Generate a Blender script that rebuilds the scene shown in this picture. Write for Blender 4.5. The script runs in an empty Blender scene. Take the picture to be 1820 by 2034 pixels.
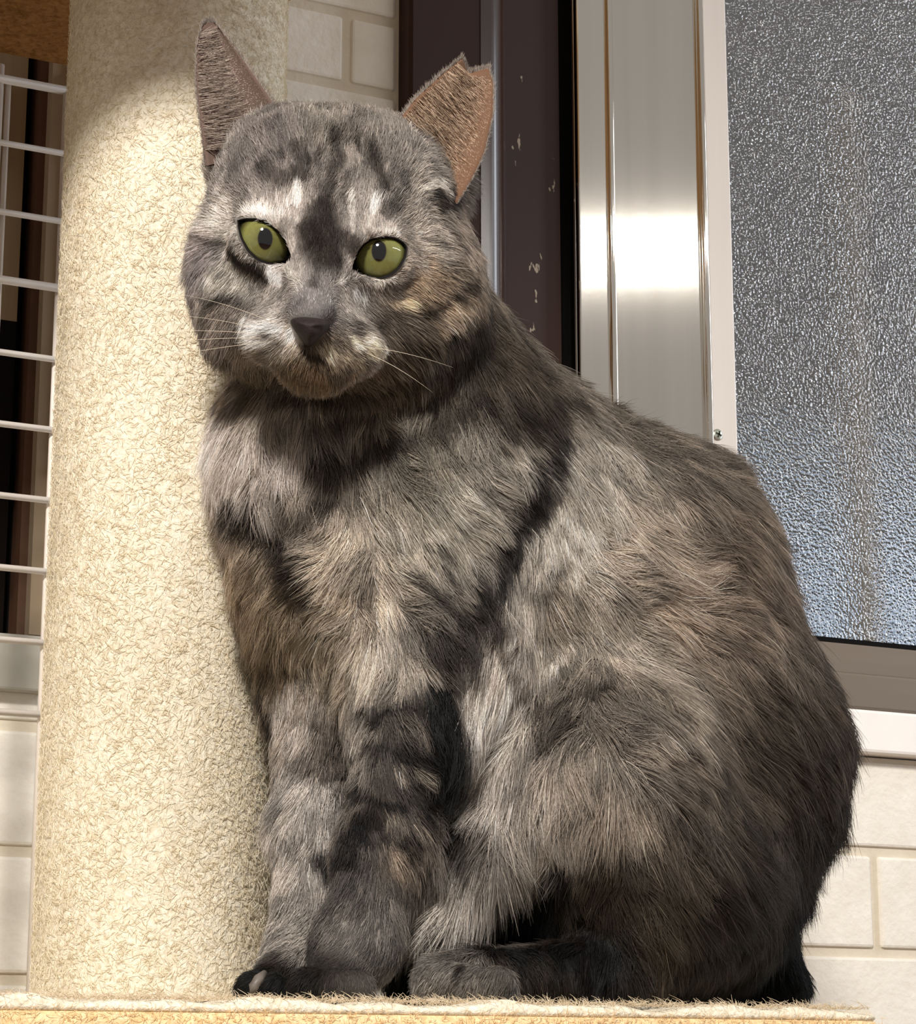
import bpy, bmesh, math
import numpy as np
from mathutils import Vector, Matrix
from mathutils.bvhtree import BVHTree
from mathutils.kdtree import KDTree

# ------------------------------------------------------------------ camera
FPX = 4700.0                       # focal length in pixels of the 1820 x 2034 frame
CX, CY = 910.0, 1017.0
PITCH = math.radians(13.4)         # camera looks slightly up at the shelf
YAW = math.radians(26.7)           # the wall recedes to the right
CAMZ = -0.0277                     # lens a little below the shelf top (shelf top is z = 0)
CP, SP = math.cos(PITCH), math.sin(PITCH)
CA, SA = math.cos(YAW), math.sin(YAW)

scene = bpy.context.scene
col = scene.collection
cam_d = bpy.data.cameras.new('camera')
cam_d.sensor_fit = 'HORIZONTAL'
cam_d.sensor_width = 36.0
cam_d.lens = FPX / 1820.0 * 36.0
cam_d.clip_start = 0.02
cam = bpy.data.objects.new('camera', cam_d)
col.objects.link(cam)
cam.location = (0, 0, CAMZ)
cam.rotation_euler = (math.pi / 2 + PITCH, 0, -YAW)
scene.camera = cam

# ------------------------------------------------------------------ light
scene.view_settings.view_transform = 'Standard'
scene.view_settings.look = 'None'
scene.view_settings.gamma = 1.0
scene.view_settings.use_curve_mapping = False
scene.view_settings.exposure = 0.0

world = bpy.data.worlds.new('room_ambient')
scene.world = world
world.use_nodes = True
bg = world.node_tree.nodes['Background']
bg.inputs['Color'].default_value = (1.0, 0.95, 0.90, 1)
bg.inputs['Strength'].default_value = 0.36

def area_light(name, loc, target, power, size, color, shape='DISK', size_y=None):
    d = bpy.data.lights.new(name, 'AREA')
    d.shape = shape
    d.size = size
    if size_y:
        d.size_y = size_y
    d.energy = power
    d.color = color
    o = bpy.data.objects.new(name, d)
    col.objects.link(o)
    o.location = loc
    o.rotation_euler = (Vector(target) - Vector(loc)).to_track_quat('-Z', 'Y').to_euler()
    return o

area_light('ceiling_lamp', (-0.55, -0.55, 1.35), (0.35, 1.0, 0.15), 61, 0.28, (1.0, 0.95, 0.885))
# a fluorescent tube across the room and a lit doorway to the right, both mirrored in the window metal
area_light('tube_lamp', (2.05, -0.555, 1.25), (1.0, 1.2, 0.45), 7.5, 1.5, (1.0, 0.96, 0.90), 'RECTANGLE', 0.03)
area_light('doorway_light', (2.30, 0.60, 0.55), (0.5, 1.1, 0.35), 11.0, 0.28, (0.86, 0.92, 1.0), 'RECTANGLE', 1.5)

# ------------------------------------------------------------------ helpers
def lin(c):
    out = []
    for v in c[:3]:
        v = v / 255.0
        out.append(v / 12.92 if v <= 0.04045 else ((v + 0.055) / 1.055) ** 2.4)
    return tuple(out)

def lin_np(a):
    a = np.asarray(a, np.float32) / 255.0
    return np.where(a <= 0.04045, a / 12.92, ((a + 0.055) / 1.055) ** 2.4).astype(np.float32)

def c2w(p):
    """camera-aligned (right, forward, up) -> world (wall-aligned)"""
    x, y, z = p
    return (x * CA + y * SA, -x * SA + y * CA, z)

def ray(px, py):
    x = (px - CX) / FPX
    v = (CY - py) / FPX
    return x, CP - v * SP, SP + v * CP

def at(px, py, Y):
    """pixel + forward distance -> camera-aligned point"""
    x, y, z = ray(px, py)
    s = Y / y
    return np.array((x * s, Y, z * s + CAMZ))

def mpp(px, py, Y):
    return Y / ray(px, py)[1] / FPX

def wall_pt(px, py, yw):
    """pixel on the plane y = yw of the world"""
    d = c2w(ray(px, py))
    s = yw / d[1]
    return Vector((d[0] * s, yw, d[2] * s + CAMZ))

def tag(o, label=None, cat=None, group=None, kind=None):
    if label: o['label'] = label
    if cat: o['category'] = cat
    if group: o['group'] = group
    if kind: o['kind'] = kind
    return o

def empty(name, loc, rz=0.0, parent=None):
    o = bpy.data.objects.new(name, None)
    o.empty_display_size = 0.02
    col.objects.link(o)
    o.location = loc
    o.rotation_euler = (0, 0, rz)
    o.parent = parent
    return o

def mesh_obj(name, me, mat, parent=None, loc=(0, 0, 0)):
    o = bpy.data.objects.new(name, me)
    col.objects.link(o)
    if mat and not me.materials:
        me.materials.append(mat)
    o.location = loc
    o.parent = parent
    return o

def bm_obj(name, bm, mat, parent=None, loc=(0, 0, 0), smooth=False):
    bmesh.ops.recalc_face_normals(bm, faces=bm.faces)
    me = bpy.data.meshes.new(name)
    bm.to_mesh(me)
    bm.free()
    if smooth:
        for p in me.polygons:
            p.use_smooth = True
    return mesh_obj(name, me, mat, parent, loc)

def box_bm(x0, x1, y0, y1, z0, z1, bevel=0.0, seg=2, bm=None):
    own = bm is None
    b = bmesh.new()
    r = bmesh.ops.create_cube(b, size=1.0)
    for v in b.verts:
        v.co = Vector(((x0 + x1) / 2 + v.co.x * (x1 - x0), (y0 + y1) / 2 + v.co.y * (y1 - y0), (z0 + z1) / 2 + v.co.z * (z1 - z0)))
    if bevel > 0:
        bmesh.ops.bevel(b, geom=list(b.edges), offset=bevel, segments=seg, affect='EDGES', profile=0.5)
    return b

def box(name, x0, x1, y0, y1, z0, z1, mat, parent=None, bevel=0.0, seg=2, smooth=False):
    return bm_obj(name, box_bm(x0, x1, y0, y1, z0, z1, bevel, seg), mat, parent, smooth=smooth)

def tube_mesh(name, pts, radii, sides=6):
    """tapered tube along points"""
    pts = [Vector(p) for p in pts]
    n = len(pts)
    if not hasattr(radii, '__len__'):
        radii = [radii] * n
    verts, faces = [], []
    up = Vector((0, 0, 1))
    for i, p in enumerate(pts):
        t = (pts[min(i + 1, n - 1)] - pts[max(i - 1, 0)]).normalized()
        a = t.cross(up)
        if a.length < 1e-3:
            a = t.cross(Vector((1, 0, 0)))
        a.normalize()
        b = t.cross(a)
        for k in range(sides):
            ang = 2 * math.pi * k / sides
            verts.append(p + (a * math.cos(ang) + b * math.sin(ang)) * radii[i])
    for i in range(n - 1):
        for k in range(sides):
            k2 = (k + 1) % sides
            faces.append((i * sides + k, i * sides + k2, (i + 1) * sides + k2, (i + 1) * sides + k))
    faces.append(tuple(range(sides))[::-1])
    faces.append(tuple((n - 1) * sides + k for k in range(sides)))
    me = bpy.data.meshes.new(name)
    me.from_pydata(verts, [], faces)
    for p in me.polygons:
        p.use_smooth = True
    return me

# ------------------------------------------------------------------ materials
def new_mat(name):
    m = bpy.data.materials.new(name)
    m.use_nodes = True
    nt = m.node_tree
    return m, nt, nt.nodes['Principled BSDF']

def N(nt, t, **kw):
    n = nt.nodes.new(t)
    for k, v in kw.items():
        if k in n.inputs:
            n.inputs[k].default_value = v
        else:
            setattr(n, k, v)
    return n

def noise_mat(name, c1, c2, scale=50, rough=0.6, bump=0.0, bump_scale=None, stretch=(1, 1, 1), metallic=0.0, detail=4, spec=0.5, bump_dist=0.001):
    m, nt, p = new_mat(name)
    tc = N(nt, 'ShaderNodeTexCoord')
    mp = N(nt, 'ShaderNodeMapping')
    mp.inputs['Scale'].default_value = stretch
    nt.links.new(tc.outputs['Object'], mp.inputs['Vector'])
    nz = N(nt, 'ShaderNodeTexNoise', Scale=scale, Detail=detail, Roughness=0.6)
    nt.links.new(mp.outputs[0], nz.inputs['Vector'])
    cr = N(nt, 'ShaderNodeValToRGB')
    cr.color_ramp.elements[0].position = 0.3
    cr.color_ramp.elements[1].position = 0.7
    cr.color_ramp.elements[0].color = lin(c1) + (1,)
    cr.color_ramp.elements[1].color = lin(c2) + (1,)
    nt.links.new(nz.outputs['Fac'], cr.inputs['Fac'])
    nt.links.new(cr.outputs['Color'], p.inputs['Base Color'])
    p.inputs['Roughness'].default_value = rough
    p.inputs['Metallic'].default_value = metallic
    p.inputs['Specular IOR Level'].default_value = spec
    if bump:
        nb = N(nt, 'ShaderNodeTexNoise', Scale=bump_scale or scale * 3, Detail=3.0)
        nt.links.new(mp.outputs[0], nb.inputs['Vector'])
        b = N(nt, 'ShaderNodeBump', Strength=bump, Distance=bump_dist)
        nt.links.new(nb.outputs['Fac'], b.inputs['Height'])
        nt.links.new(b.outputs['Normal'], p.inputs['Normal'])
    return m

M_brick = noise_mat('brick_wallpaper', (226, 220, 208), (236, 231, 221), 60, 0.75, 0.5, 260, bump_dist=0.0012)
M_mortar = noise_mat('mortar_wallpaper', (208, 197, 176), (218, 208, 190), 60, 0.85, 0.4, 240)
M_trim = noise_mat('white_trim', (236, 231, 226), (242, 238, 234), 40, 0.5, 0.1, 200)
M_alu = noise_mat('brushed_aluminium', (222, 216, 207), (236, 230, 221), 30, 0.065, 0.015, 400, stretch=(1, 1, 0.03), metallic=1.0)
M_alu_lip = noise_mat('pale_aluminium', (214, 205, 198), (224, 215, 208), 30, 0.45, 0.0, stretch=(1, 1, 0.05), metallic=0.6)
M_rail = noise_mat('grey_rail', (112, 101, 90), (124, 112, 100), 20, 0.5, 0.0, stretch=(0.1, 1, 1), metallic=0.5)
M_sill = noise_mat('grey_sill', (150, 146, 136), (160, 156, 146), 20, 0.6, 0.0)
M_black = noise_mat('black_gap', (8, 7, 7), (14, 12, 11), 20, 0.8, 0.0, spec=0.1)
M_wire = noise_mat('white_wire', (225, 215, 205), (238, 230, 222), 30, 0.4, 0.0)
M_screw = noise_mat('screw_metal', (190, 196, 180), (205, 208, 196), 90, 0.35, 0.0, metallic=0.8)
M_slot = noise_mat('screw_slot', (30, 40, 28), (40, 46, 34), 90, 0.6, 0.0)

# ------------------------------------------------------------------ brick wall
YW = 1.20                                    # plane of the wall

def brick_mesh(w, h):
    me = bpy.data.meshes.new('brick')
    b = box_bm(-w / 2, w / 2, -0.0012, 0.006, -h / 2, h / 2, 0.0018, 2)
    bmesh.ops.recalc_face_normals(b, faces=b.faces)
    b.to_mesh(me)
    b.free()
    me.materials.append(M_brick)
    return me

def wall_section(name, x0, x1, z0, z1, rows, joints_x, blen, seed):
    w = box(name, x0, x1, YW, YW + 0.09, -1.1, z1, M_mortar)
    tag(w, kind='structure')
    rng = np.random.default_rng(seed)
    cache = {}
    gap = 0.006
    for r in range(len(rows) - 1):
        za, zb = rows[r], rows[r + 1]
        if zb > z1 + 1e-6 or za < z0 - 1e-6:
            continue
        off = joints_x.get(r, joints_x['odd'] if r % 2 else joints_x['even'])
        k0 = math.floor((x0 - off) / blen)
        xs = [off + k * blen for k in range(k0, int((x1 - off) / blen) + 2)]
        for a, b in zip(xs[:-1], xs[1:]):
            a2, b2 = max(a, x0), min(b, x1)
            if b2 - a2 < 0.02:
                continue
            w_, h_ = round(b2 - a2 - gap, 4), round(zb - za - gap, 4)
            if (w_, h_) not in cache:
                cache[(w_, h_)] = brick_mesh(w_, h_)
            o = mesh_obj('brick', cache[(w_, h_)], None, w, ((a2 + b2) / 2, YW - 0.001 + rng.uniform(-0.0005, 0.0005), (za + zb) / 2))
    return w

rows_l = [-0.175, -0.11, -0.045, 0.02, 0.085, 0.15, 0.196]
rows_m = [-0.045, 0.02, 0.085, 0.15, 0.215, 0.28, 0.345, 0.41, 0.475, 0.544, 0.591, 0.656, 0.72]
rows_r = [-0.139, -0.0775, -0.016, 0.0454, 0.107, 0.1655]
XJ0 = wall_pt(791, 300, YW).x                # left edge of the brown jamb
XWL = 0.36                                   # right edge of the left window opening (behind the post)
M_floor = noise_mat('floor_wood', (120, 84, 54), (150, 110, 74), 8, 0.5, 0.1, stretch=(0.2, 4, 1))
tag(box('floor', -1.8, 3.0, -1.8, YW + 0.09, -1.14, -1.1, M_floor), kind='structure')
# left: below the dark window;  middle: between the windows;  right: below the frosted window
wall_section('wall_left', -0.35, XWL, -0.175, 0.196, rows_l, {'even': 0.10, 'odd': 0.0}, 0.2, 1)
wall_section('wall_middle', XWL, XJ0, -0.175, 0.72, [-0.175, -0.11] + rows_m, {'even': 0.43, 'odd': 0.529, 11: 0.529}, 0.2, 2)
xr = wall_pt(1737, 1790, YW).x
wall_section('wall_right', XJ0, 1.75, -0.139, 0.1655, rows_r, {'even': xr - 0.1, 'odd': xr}, 0.2, 3)

# ------------------------------------------------------------------ frosted window (right)
win = tag(empty('window_1', (XJ0, YW, 0.166)), kind='structure')
def wbox(name, x0, x1, y0, y1, z0, z1, mat, bevel=0.0, seg=2, parent=win, smooth=False):
    o = box(name, x0 - XJ0, x1 - XJ0, y0 - YW, y1 - YW, z0 - 0.166, z1 - 0.166, mat, None, bevel, seg, smooth)
    o.parent = parent
    return o
ZT = 0.80
# dark brown jamb: flat face, rounded nose, return
m, nt, p = new_mat('brown_lacquer')
tc = N(nt, 'ShaderNodeTexCoord')
n1 = N(nt, 'ShaderNodeTexNoise', Scale=14.0, Detail=3.0)
mpj = N(nt, 'ShaderNodeMapping'); mpj.inputs['Scale'].default_value = (1, 1, 0.15)
nt.links.new(tc.outputs['Object'], mpj.inputs['Vector']); nt.links.new(mpj.outputs[0], n1.inputs['Vector'])
r1 = N(nt, 'ShaderNodeValToRGB')
r1.color_ramp.elements[0].color = lin((44, 25, 20)) + (1,); r1.color_ramp.elements[1].color = lin((58, 35, 28)) + (1,)
nt.links.new(n1.outputs['Fac'], r1.inputs['Fac'])
mpc = N(nt, 'ShaderNodeMapping'); mpc.inputs['Scale'].default_value = (1, 1, 0.45)
nt.links.new(tc.outputs['Object'], mpc.inputs['Vector'])
n2 = N(nt, 'ShaderNodeTexNoise', Scale=230.0, Detail=2.0)
n3 = N(nt, 'ShaderNodeTexNoise', Scale=45.0, Detail=1.0)
nt.links.new(mpc.outputs[0], n2.inputs['Vector']); nt.links.new(mpc.outputs[0], n3.inputs['Vector'])
mul = N(nt, 'ShaderNodeMath', operation='MULTIPLY')
nt.links.new(n2.outputs['Fac'], mul.inputs[0]); nt.links.new(n3.outputs['Fac'], mul.inputs[1])
r2 = N(nt, 'ShaderNodeValToRGB')
r2.color_ramp.elements[0].position = 0.40; r2.color_ramp.elements[1].position = 0.415
nt.links.new(mul.outputs[0], r2.inputs['Fac'])
mx = N(nt, 'ShaderNodeMix', data_type='RGBA')
nt.links.new(r2.outputs['Color'], mx.inputs[0]); nt.links.new(r1.outputs['Color'], mx.inputs[6])
mx.inputs[7].default_value = lin((165, 150, 132)) + (1,)
nt.links.new(mx.outputs[2], p.inputs['Base Color'])
p.inputs['Roughness'].default_value = 0.5
p.inputs['Specular IOR Level'].default_value = 0.2
M_jamb = m
M_nose_gloss = noise_mat('glossy_brown_lacquer', (44, 25, 20), (58, 35, 28), 14, 0.2, 0.0, stretch=(1, 1, 0.15), spec=0.65)
XJ1 = wall_pt(1006, 500, YW - 0.02).x
XJ2 = wall_pt(1122, 400, YW).x
def extrude(name, prof, mat, z0, z1):
    b = bmesh.new()
    lo = [b.verts.new((x - XJ0, y - YW, z0 - 0.166)) for x, y in prof]
    hi = [b.verts.new((x - XJ0, y - YW, z1 - 0.166)) for x, y in prof]
    for i in range(len(prof)):
        j = (i + 1) % len(prof)
        b.faces.new((lo[i], lo[j], hi[j], hi[i]))
    b.faces.new(lo); b.faces.new(hi)
    return bm_obj(name, b, mat, win)
XN = wall_pt(955, 400, YW - 0.016).x
wN = XJ1 + 0.010 - XN
extrude('jamb', [(XJ0, YW + 0.03), (XJ0, YW - 0.014), (XJ0 + 0.002, YW - 0.016), (XN, YW - 0.016), (XN, YW + 0.03)], M_jamb, 0.166, ZT)
mo = [(XN, YW + 0.03), (XN, YW - 0.0165)]
for k in range(17):                          # gently rounded glossy moulding
    a = math.radians(64) * k / 16
    mo.append((XN + 0.0003 + wN * math.sin(a) / math.sin(math.radians(64)), YW - 0.0165 + wN * (1 - math.cos(a)) / math.sin(math.radians(64))))
yN = mo[-1][1]
mo.append((mo[-1][0], YW + 0.03))
extrude('jamb_moulding', mo, M_nose_gloss, 0.166, ZT)
extrude('jamb_return', [(mo[-1][0], YW + 0.03), (mo[-1][0], yN + 0.001), (XJ2, YW + 0.006), (XJ2, YW + 0.03)], M_jamb, 0.166, ZT)
# silver sash
XA = wall_pt(1142, 400, YW).x
XB = wall_pt(1206, 400, YW).x
XC = wall_pt(1398, 400, YW).x
XD = wall_pt(1449, 400, YW).x
wbox('rubber_gap', XJ2 - 0.002, XA + 0.002, YW + 0.012, YW + 0.04, 0.168, ZT, M_black)
st = wbox('sash_stile', XA, XC + 0.002, YW + 0.000, YW + 0.03, 0.20, ZT, M_alu, 0.0015, 2)
wbox('stile_flange', XA + 0.0005, XB, YW - 0.004, YW + 0.001, 0.20, ZT, M_alu, 0.001, 2)
wbox('stile_ridge', XB - 0.002, XB + 0.0025, YW - 0.007, YW + 0.001, 0.20, ZT, M_alu, 0.0015, 3, smooth=True)
wbox('stile_ridge', XC - 0.003, XC + 0.001, YW - 0.004, YW + 0.001, 0.20, ZT, M_alu, 0.0012, 3, smooth=True)
lip = wbox('glazing_bead', XC + 0.001, XD, YW - 0.002, YW + 0.012, 0.22, ZT, M_alu_lip, 0.001, 2)
# screw on the bead
sp_ = wall_pt(1427, 863, YW - 0.003)
b = bmesh.new()
bmesh.ops.create_uvsphere(b, u_segments=16, v_segments=8, radius=0.0037)
for v in b.verts: v.co.y *= 0.35
sc_ = bm_obj('screw', b, M_screw, win, (sp_.x - XJ0, -0.0025, sp_.z - 0.166), True)
b = box_bm(-0.0021, 0.0021, -0.0016, -0.0010, -0.0005, 0.0005)
b2 = box_bm(-0.0005, 0.0005, -0.0016, -0.0010, -0.0021, 0.0021)
me_t = bpy.data.meshes.new('t'); b2.to_mesh(me_t); b.from_mesh(me_t); b2.free()
bm_obj('cross_slot', b, M_slot, sc_).rotation_euler = (0, math.radians(20), 0)
# frosted pane
m, nt, p = new_mat('frosted_glass')
tc = N(nt, 'ShaderNodeTexCoord')
nz = N(nt, 'ShaderNodeTexNoise', Scale=520.0, Detail=1.0, Roughness=0.5)
vz = N(nt, 'ShaderNodeTexVoronoi', Scale=520.0)
nt.links.new(tc.outputs['Object'], nz.inputs['Vector']); nt.links.new(tc.outputs['Object'], vz.inputs['Vector'])
ad = N(nt, 'ShaderNodeMath', operation='ADD')
nt.links.new(nz.outputs['Fac'], ad.inputs[0]); nt.links.new(vz.outputs['Distance'], ad.inputs[1])
bp = N(nt, 'ShaderNodeBump', Strength=1.0, Distance=0.0022)
nt.links.new(ad.outputs[0], bp.inputs['Height']); nt.links.new(bp.outputs['Normal'], p.inputs['Normal'])
p.inputs['Base Color'].default_value = (0.92, 0.95, 0.97, 1)
p.inputs['Roughness'].default_value = 0.12
p.inputs['Transmission Weight'].default_value = 1.0
p.inputs['IOR'].default_value = 1.5
M_glass = m
gl = N(nt, 'ShaderNodeBsdfGlossy'); gl.inputs['Roughness'].default_value = 0.13; gl.inputs['Color'].default_value = (0.95, 0.95, 0.95, 1)
bp2 = N(nt, 'ShaderNodeBump', Strength=1.0, Distance=0.00055)
nt.links.new(ad.outputs[0], bp2.inputs['Height']); nt.links.new(bp2.outputs['Normal'], gl.inputs['Normal'])
mxs = N(nt, 'ShaderNodeMixShader'); mxs.inputs[0].default_value = 0.17
outn = nt.nodes['Material Output']
nt.links.new(p.outputs[0], mxs.inputs[1]); nt.links.new(gl.outputs[0], mxs.inputs[2]); nt.links.new(mxs.outputs[0], outn.inputs['Surface'])
ZG = wall_pt(1640, 1266, YW).z
b = bmesh.new()
vs = [b.verts.new((x - XJ0, 0.004, z - 0.166)) for x, z in ((XD - 0.004, ZG - 0.01), (1.75, ZG - 0.01), (1.75, ZT), (XD - 0.004, ZT))]
b.faces.new(vs)
bm_obj('glass_pane', b, M_glass, win)
# bottom rail, sill and apron
ZR = wall_pt(1655, 1406, YW - 0.01).z
wbox('pane_gasket', XC, 1.75, YW - 0.002, YW + 0.012, ZG - 0.003, ZG, M_black)
wbox('bottom_rail', XA, 1.75, YW - 0.003, YW + 0.03, (ZG + ZR) / 2, ZG - 0.003, M_rail, 0.0015, 2)
wbox('track', XJ0 + 0.02, 1.75, YW - 0.012, YW + 0.03, ZR, (ZG + ZR) / 2, M_rail, 0.002, 2)
wbox('apron', XJ0 - 0.02, 1.75, YW - 0.014, YW + 0.02, 0.1665, ZR, M_trim, 0.002, 2)

# what shows through the frosted pane: a dark yard, a pale blue panel low down and a wooden post
M_dark = noise_mat('night_wall', (10, 11, 13), (20, 21, 24), 5, 0.9, 0.0)
M_blue = noise_mat('blue_panel', (185, 210, 240), (205, 225, 250), 6, 0.8, 0.0)
M_wood = noise_mat('weathered_post', (105, 92, 74), (130, 115, 94), 20, 0.8, 0.0, stretch=(1, 1, 0.1))
o = box('yard_wall', 0.2, 3.0, 2.1, 2.15, -0.5, 1.8, M_dark)
tag(o, 'dark night-time wall seen dimly behind the frosted window pane', 'wall')
o = box('blue_panel', 0.6, 2.8, 1.50, 1.52, -0.2, 0.35, M_blue, None, 0.004)
tag(o, 'pale blue panel glowing low behind the frosted pane', 'panel')
xp = wall_pt(1688, 1200, 1.24).x
o = box('wooden_post', xp - 0.009, xp + 0.009, 1.225, 1.243, -0.2, 0.62, M_wood, None, 0.002)
tag(o, 'thin brown upright post standing outside close behind the frosted pane', 'post')
area_light('panel_fill_light', (1.3, 1.30, -0.35), (1.3, 1.5, 0.10), 5.0, 1.8, (0.66, 0.83, 1.0), 'RECTANGLE', 0.06)  # unseen light, added to brighten the panel's lower part

# ------------------------------------------------------------------ dark window (left)
win2 = tag(empty('window_2', (0.1, YW, 0.196)), kind='structure')
def w2(name, x0, x1, y0, y1, z0, z1, mat, bevel=0.0):
    o = box(name, x0 - 0.1, x1 - 0.1, y0 - YW, y1 - YW, z0 - 0.196, z1 - 0.196, mat, None, bevel)
    o.parent = win2
    return o
M_olive = noise_mat('brown_panel', (118, 96, 68), (138, 114, 82), 8, 0.6, 0.0, stretch=(8, 1, 0.3))
M_redbrown = noise_mat('red_brown_strip', (78, 52, 36), (92, 62, 44), 10, 0.6, 0.0)
M_cream = noise_mat('cream_strip', (150, 132, 110), (165, 147, 124), 10, 0.6, 0.0)
M_void = noise_mat('dark_void', (12, 8, 6), (18, 11, 8), 6, 0.6, 0.0, spec=0.05)
def wx(px, y=YW): return wall_pt(px, 400, y).x
z_mid = wall_pt(40, 640, YW + 0.02).z
w2('upper_panel', -0.35, wx(64), YW + 0.02, YW + 0.04, z_mid, 0.62, M_olive)
w2('lower_dark_sheet', -0.35, wx(64), YW + 0.02, YW + 0.04, 0.20, z_mid, M_void)  # dark sheet standing in for the unlit void below the panel
w2('dark_strip', wx(64), wx(88), YW + 0.03, YW + 0.05, 0.20, 0.62, M_black)
w2('brown_strip', wx(84), wx(101), YW + 0.014, YW + 0.04, 0.20, 0.62, M_redbrown)
w2('cream_strip', wx(100), XWL, YW + 0.006, YW + 0.04, 0.20, 0.62, M_cream)
w2('sill', -0.35, XWL, YW - 0.012, YW + 0.05, wall_pt(44, 1379, YW).z, wall_pt(44, 1268, YW).z, M_sill, 0.0015)

# ------------------------------------------------------------------ white wire grid in front of it
YG = 1.09
M_ = None
tr = wall_pt(134, 181, YG); tl = wall_pt(8, 156, YG)
grid = empty('wire_grid', (tl.x, YG, 0.02), 0)
tag(grid, 'white wire mesh panel standing left of the carpeted post', 'wire panel')
def wire(name, p0, p1, r, n=2):
    pts = [Vector(p0).lerp(Vector(p1), i / (n - 1)) - Vector((tl.x, YG, 0.02)) for i in range(n)]
    return mesh_obj(name, tube_mesh(name, pts, r, 8), M_wire, grid)
ztop = tr.z
wire('frame_wire', (tl.x - 0.30, YG, ztop), (tr.x, YG, ztop), 0.0024)
wire('frame_wire', (tr.x, YG, 0.003), (tr.x, YG, ztop + 0.0015), 0.0022)
wire('frame_wire', (tl.x - 0.002, YG + 0.002, 0.003), (tl.x - 0.002, YG + 0.002, ztop + 0.008), 0.0026)
wire('upright_wire', (tl.x + 0.0035, YG + 0.004, 0.003), (tl.x + 0.0035, YG + 0.004, ztop), 0.0015)
for py in (298, 434, 568, 711, 852, 993, 1135, 1277, 1420):
    z = wall_pt(60, py, YG).z
    if z > 0.005:
        wire('cross_wire', (tl.x - 0.30, YG - 0.003, z), (tr.x + 0.001, YG - 0.003, z), 0.0022 if py == 568 else 0.00165)
for k in range(1, 8):
    wire('upright_wire', (tl.x - 0.036 * k, YG + 0.002, 0.003), (tl.x - 0.036 * k, YG + 0.002, ztop), 0.0016)

# ------------------------------------------------------------------ carpeted cat tree: shelf, post, upper deck
def carpet_mat(name, c1, c2, c3, scale=240.0, disp=0.0016):
    m, nt, p = new_mat(name)
    tc = N(nt, 'ShaderNodeTexCoord')
    a = N(nt, 'ShaderNodeTexNoise', Scale=scale, Detail=4.0, Roughness=0.65, Distortion=0.6)
    b = N(nt, 'ShaderNodeTexNoise', Scale=9.0, Detail=3.0)
    for n in (a, b):
        nt.links.new(tc.outputs['Object'], n.inputs['Vector'])
    r = N(nt, 'ShaderNodeValToRGB')
    e = r.color_ramp.elements
    e[0].position = 0.30; e[0].color = lin(c1) + (1,)
    e[1].position = 0.62; e[1].color = lin(c3) + (1,)
    x = e.new(0.45); x.color = lin(c2) + (1,)
    nt.links.new(a.outputs['Fac'], r.inputs['Fac'])
    mx = N(nt, 'ShaderNodeMix', data_type='RGBA', blend_type='MULTIPLY')
    r2 = N(nt, 'ShaderNodeValToRGB')
    r2.color_ramp.elements[0].position = 0.3; r2.color_ramp.elements[0].color = (0.86, 0.85, 0.83, 1)
    r2.color_ramp.elements[1].position = 0.7; r2.color_ramp.elements[1].color = (1, 1, 1, 1)
    nt.links.new(b.outputs['Fac'], r2.inputs['Fac'])
    mx.inputs[0].default_value = 1.0
    nt.links.new(r.outputs['Color'], mx.inputs[6]); nt.links.new(r2.outputs['Color'], mx.inputs[7])
    nt.links.new(mx.outputs[2], p.inputs['Base Color'])
    bp = N(nt, 'ShaderNodeBump', Strength=1.0, Distance=disp)
    nt.links.new(a.outputs['Fac'], bp.inputs['Height']); nt.links.new(bp.outputs['Normal'], p.inputs['Normal'])
    p.inputs['Roughness'].default_value = 0.95
    p.inputs['Specular IOR Level'].default_value = 0.1
    return m
M_carpet = carpet_mat('beige_carpet', (212, 199, 172), (236, 225, 203), (248, 240, 222), 330.0)
M_carpet_brown = carpet_mat('brown_carpet', (120, 84, 44), (150, 108, 62), (172, 128, 78))
M_carpet_tan = carpet_mat('tan_carpet', (214, 178, 128), (236, 204, 156), (246, 220, 178))

def hair_mat(name, attr='col', gain=1.0, rough=0.6, transl=0.3):
    m = bpy.data.materials.new(name)
    m.use_nodes = True
    nt = m.node_tree
    nt.nodes.clear()
    out = N(nt, 'ShaderNodeOutputMaterial')
    at_ = N(nt, 'ShaderNodeAttribute', attribute_name=attr)
    p = N(nt, 'ShaderNodeBsdfPrincipled')
    p.inputs['Roughness'].default_value = rough
    p.inputs['Specular IOR Level'].default_value = 0.35
    tl_ = N(nt, 'ShaderNodeBsdfTranslucent')
    mix = N(nt, 'ShaderNodeMixShader')
    mix.inputs[0].default_value = transl
    nt.links.new(at_.outputs['Color'], p.inputs['Base Color'])
    nt.links.new(at_.outputs['Color'], tl_.inputs['Color'])
    nt.links.new(p.outputs[0], mix.inputs[1]); nt.links.new(tl_.outputs[0], mix.inputs[2])
    nt.links.new(mix.outputs[0], out.inputs['Surface'])
    return m

def hair_object(name, pts, rad, cols, mat, parent=None):
    """pts (n,k,3), rad (n,k), cols (n,3) linear"""
    n, k = pts.shape[:2]
    h = bpy.data.hair_curves.new(name)
    h.add_curves([k] * n)
    h.points.foreach_set('position', np.ascontiguousarray(pts, np.float32).ravel())
    h.points.foreach_set('radius', np.ascontiguousarray(rad, np.float32).ravel())
    a = h.attributes.new('col', 'FLOAT_COLOR', 'CURVE')
    a.data.foreach_set('color', np.concatenate([cols, np.ones((n, 1))], 1).astype(np.float32).ravel())
    h.materials.append(mat)
    o = bpy.data.objects.new(name, h)
    col.objects.link(o)
    o.parent = parent
    return o

RNG = np.random.default_rng(11)
M_fuzz = hair_mat('carpet_fibre', transl=0.25, rough=0.9)

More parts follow.
